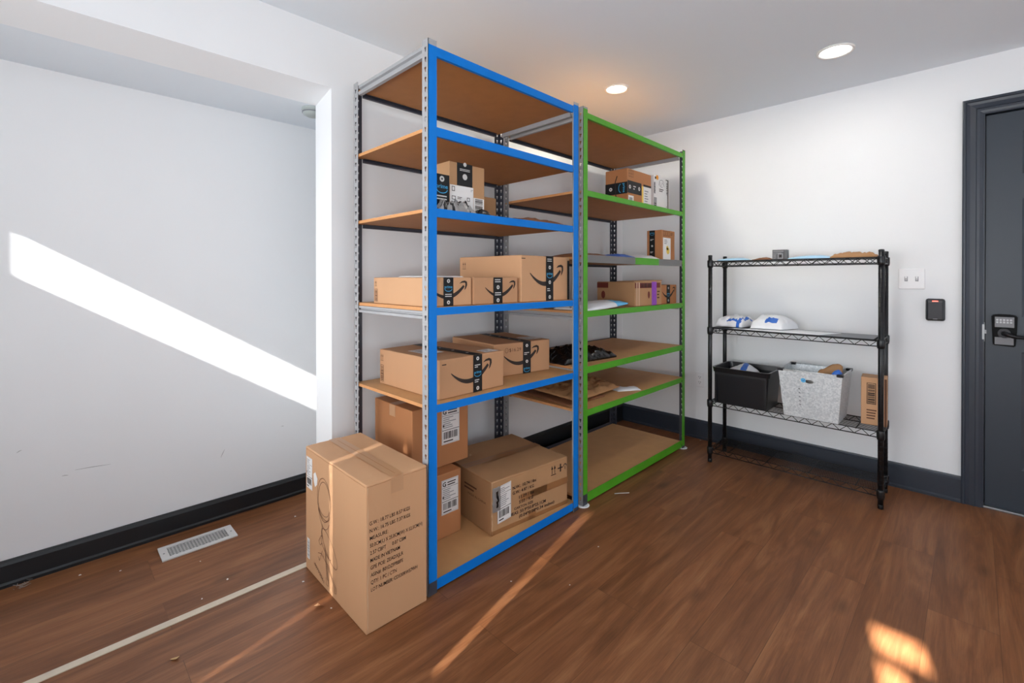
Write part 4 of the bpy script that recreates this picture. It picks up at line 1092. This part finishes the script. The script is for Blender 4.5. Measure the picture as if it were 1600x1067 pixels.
t = thing('wall_outlet', 'white duplex power outlet low on the wall behind the wire shelving', 'outlet', (.677, 0, .447))
bm = bmesh.new(); box(bm, -.035, .035, -.005, 0, -.057, .057, bevel=.0025); put('outlet_plate', bm, 'white_plastic', t)
for zz in (-.0195, .0195):
    bm = bmesh.new(); box(bm, -.0165, .0165, -.0075, -.0048, zz - .0145, zz + .0145, bevel=.001); rc = put('receptacle', bm, 'white_plastic', t)
    bm = bmesh.new(); box(bm, -.0078, -.0052, -.0080, -.0074, zz - .002, zz + .0075); box(bm, .0052, .0078, -.0080, -.0074, zz - .002, zz + .0065); rod(bm, (0, -.0080, zz - .0085), (0, -.0074, zz - .0085), .0026, 10); put('socket_slot', bm, 'gap', rc)

# ceiling lamps
def downlight(label, x, y, r, lens):
    t = thing('ceiling_light', label, 'ceiling light', (x, y, H), 0, 'recessed ceiling lights')
    bm = bmesh.new(); lathe(bm, [(r * .80, -.002), (r * .84, -.007), (r * .96, -.009), (r, -.005), (r, 0), (r * .8, 0)], 40); put('trim_ring', bm, 'lamp_trim', t)
    bm = bmesh.new(); lathe(bm, [(0, -.0045), (r * .5, -.0042), (r * .82, -.003), (r * .82, -.001), (0, -.001)], 40); put('lens', bm, lens, t)
    return t
downlight('round ceiling light above the racks, glowing warm', .575, -1.008, .074, 'lens_warm')
downlight('round ceiling light out over the open floor, glowing white', 1.640, -.625, .084, 'lens_cool')

# smoke detector on the alcove ceiling
t = thing('smoke_detector', 'round grey smoke detector on the low ceiling behind the partition edge', 'smoke detector', (-.236, -2.553, ALC_H))
bm = bmesh.new(); lathe(bm, [(0, 0), (.052, 0), (.052, -.01), (.048, -.012), (.045, -.03), (.03, -.038), (0, -.039)], 32); put('detector_housing', bm, 'smoke', t)
bm = bmesh.new(); lathe(bm, [(.0455, -.018), (.0505, -.018), (.0505, -.0225), (.045, -.0225)], 32); put('vent_ring', bm, 'grey_slot', t)

# floor vent
VX0, VX1, VY0, VY1 = -.440, -.309, -3.166, -2.878
t = thing('floor_vent', 'pale metal floor vent beside the black baseboard', 'floor vent', ((VX0 + VX1) / 2, (VY0 + VY1) / 2, 0))
hx, hy = (VX1 - VX0) / 2, (VY1 - VY0) / 2; ix, iy = hx - .022, hy - .030
bm = bmesh.new()
for q in ((-hx, -ix, -hy, hy), (ix, hx, -hy, hy), (-ix, ix, -hy, -iy), (-ix, ix, iy, hy)): box(bm, *q, .0003, .0055)
put('vent_frame', bm, 'vent', t)
bm = bmesh.new(); box(bm, -ix, ix, -iy, iy, .0003, .0012); put('dark_opening', bm, 'vent_dark', t)
bm = bmesh.new(); st = .0125
def clip(p, d):   # clip a diagonal to the opening
    ts = []
    for lo, hi, k in ((-ix, ix, 0), (-iy, iy, 1)):
        a_, b_ = (lo - p[k]) / d[k], (hi - p[k]) / d[k]; ts.append((min(a_, b_), max(a_, b_)))
    t0, t1 = max(q[0] for q in ts), min(q[1] for q in ts)
    return (t0, t1) if t1 - t0 > .002 else None
k = -ix * 2 - iy * 2
while k < ix * 2 + iy * 2:
    for sg in (1, -1):
        p = (k, 0); d = (.5 * sg, 1.0); r_ = clip(p, d)
        if r_: rod(bm, (p[0] + d[0] * r_[0], p[1] + d[1] * r_[0], .0032), (p[0] + d[0] * r_[1], p[1] + d[1] * r_[1], .0032), .0012, 5)
    k += st
put('vent_grille', bm, 'vent', t)
for yy in (-hy + .014, hy - .014):
    bm = bmesh.new(); rod(bm, (.004, yy, .005), (.004, yy, .0064), .0034, 10); put('screw', bm, 'grey_slot', t)

# ------------------------------------------------------------------ scraps on the floor
def scrap(name, label, cat, x, y, pts, m, h=.002, group=None):
    bm = bmesh.new(); n_ = len(pts)
    A = [bm.verts.new((p[0], p[1], .0006 + abs(noise.noise(Vector((p[0] * 90, p[1] * 90, x)))) * h * 2)) for p in pts]
    Bv = [bm.verts.new((v.co.x, v.co.y, v.co.z + .0008)) for v in A]
    bm.faces.new(A[::-1]); bm.faces.new(Bv)
    for i in range(n_): bm.faces.new((A[i], A[(i + 1) % n_], Bv[(i + 1) % n_], Bv[i]))
    o = put(name, bm, m); o.location = (x, y, 0.0002); return tag(o, label, cat, group)
leafp = [(-.012, -.004), (-.004, -.007), (.006, -.005), (.014, .001), (.008, .005), (-.003, .005), (-.010, .002)]
o = scrap('dry_leaf', 'small dry tan leaf on the floor near the cream strip', 'leaf', .345, -3.227, leafp, 'leaf', .006); o.rotation_euler.z = .9
o = scrap('cardboard_scrap', 'tan cardboard scrap on the floor by the big carton', 'scrap', .432, -2.802, [(-.016, -.006), (-.002, -.009), (.014, -.004), (.018, .003), (.004, .004), (-.008, .008)], 'carton_tan', .006); o.rotation_euler.z = .7
bm = bmesh.new(); tube(bm, [(.72, -1.255, .004), (.74, -1.23, .005), (.76, -1.20, .003), (.772, -1.185, .003)], .0016, 6); tag(put('plastic_strip', bm, 'white_plastic'), 'thin white plastic strip on the floor by the green rack', 'strip')
bm = bmesh.new()
rg = random.Random(3)
for k in range(26):
    p = Vector((rg.gauss(0, .012), rg.gauss(0, .012), abs(rg.gauss(.006, .004)))); q = p + Vector((rg.uniform(-.02, .02), rg.uniform(-.02, .02), rg.uniform(-.004, .008))); q.z = max(q.z, .001)
    rod(bm, p, q, .0007, 5)
o = put('dust_ball', bm, 'dust'); o.location = (-.506, -3.585, 0); tag(o, 'grey ball of fluff against the black baseboard', 'dust ball', kind='stuff')
for (x, y, s) in ((.475, -2.775, .004), (.25, -2.79, .005), (.02, -3.0, .004), (-.2, -3.05, .003), (-.36, -3.3, .004), (-.3, -2.62, .005), (.84, -2.2, .004), (1.02, -2.05, .003), (.70, -.05, .008), (.08, -3.1, .003), (.95, -1.75, .004), (-.44, -3.42, .005)):
    pts = [(s * math.cos(a_) * rg.uniform(.6, 1.2), s * math.sin(a_) * rg.uniform(.6, 1.2)) for a_ in [2 * PI * k / 6 for k in range(6)]]
    scrap('crumb', 'tiny pale crumb lying on the wood floor', 'crumb', x, y, pts, 'label', .003, 'crumbs on the floor')

# ------------------------------------------------------------------ light
def area(name, loc, d, sx, sy, power, col, spread=PI):
    l = bpy.data.lights.new(name, 'AREA'); l.shape = 'RECTANGLE'; l.size = sx; l.size_y = sy; l.energy = power; l.color = col; l.spread = spread
    o = link(bpy.data.objects.new(name, l)); o.location = loc; o.rotation_euler = Vector(d).to_track_quat('-Z', 'Y').to_euler(); return o
area('daylight_long_window', (.70, YW + .02, 1.275), (0, 1, 0), 1.8, 1.55, 12, (.94, .97, 1.0), R(85))
area('ceiling_fill', (2.6, YW + .03, 1.1), (-.1, .5, 1), 1.7, .9, 82, (.95, .975, 1.0))  # added up-light that brightens the ceiling
area('side_ceiling_fill', (XR - .03, -2.35, 1.1), (-.8, 0, 1), 3.2, .9, 9, (.96, .98, 1.0))  # weaker up-light added on the right, also for the ceiling
area('side_fill', (XR - .02, -2.35, 1.35), (-1, 0, 0), 3.5, 1.5, 2, (.95, .98, 1.0))  # faint fill lamp added at the unseen side window
def disk(name, loc, r, power, col):
    l = bpy.data.lights.new(name, 'AREA'); l.shape = 'DISK'; l.size = r * 2; l.energy = power; l.color = col
    o = link(bpy.data.objects.new(name, l)); o.location = loc; return o
disk('lamp_warm', (.575, -1.008, H - .012), .06, 8.0, (1.0, .95, .82))
disk('lamp_white', (1.640, -.625, H - .012), .07, 3.0, (1.0, .95, .88))
sun = bpy.data.lights.new('sun', 'SUN'); sun.energy = 80.0; sun.angle = R(.85); sun.color = (1.0, .975, .94)
so = link(bpy.data.objects.new('sun', sun)); so.rotation_euler = Vector((-.21, 1.0, -.64)).to_track_quat('-Z', 'Y').to_euler(); so.location = (2, -8, 5)
w = bpy.data.worlds.new('sky'); SC.world = w; w.use_nodes = True
bg = w.node_tree.nodes['Background']; bg.inputs['Color'].default_value = (.75, .87, 1.0, 1); bg.inputs['Strength'].default_value = 1.2

# ------------------------------------------------------------------ camera
cam = bpy.data.cameras.new('camera'); co = link(bpy.data.objects.new('camera', cam))
co.location = (2.153, -3.5127, 1.22); co.rotation_euler = Euler((R(90 - .2661), 0, R(44.8979)))
cam.sensor_width = 36; cam.sensor_fit = 'HORIZONTAL'; cam.lens = 724.62 / 1600 * 36; cam.shift_y = -95.77 / 1600; cam.clip_start = .02
SC.camera = co
vs_ = SC.view_settings
SC.display_settings.display_device = 'sRGB'
vs_.view_transform = 'Standard'; vs_.look = 'None'; vs_.exposure = 0.03; vs_.gamma = 1.0; vs_.use_curve_mapping = False
SC.cycles.use_denoising = True
SC.cycles.max_bounces = 10; SC.cycles.diffuse_bounces = 6; SC.cycles.glossy_bounces = 4
SC.cycles.sample_clamp_indirect = 4.0
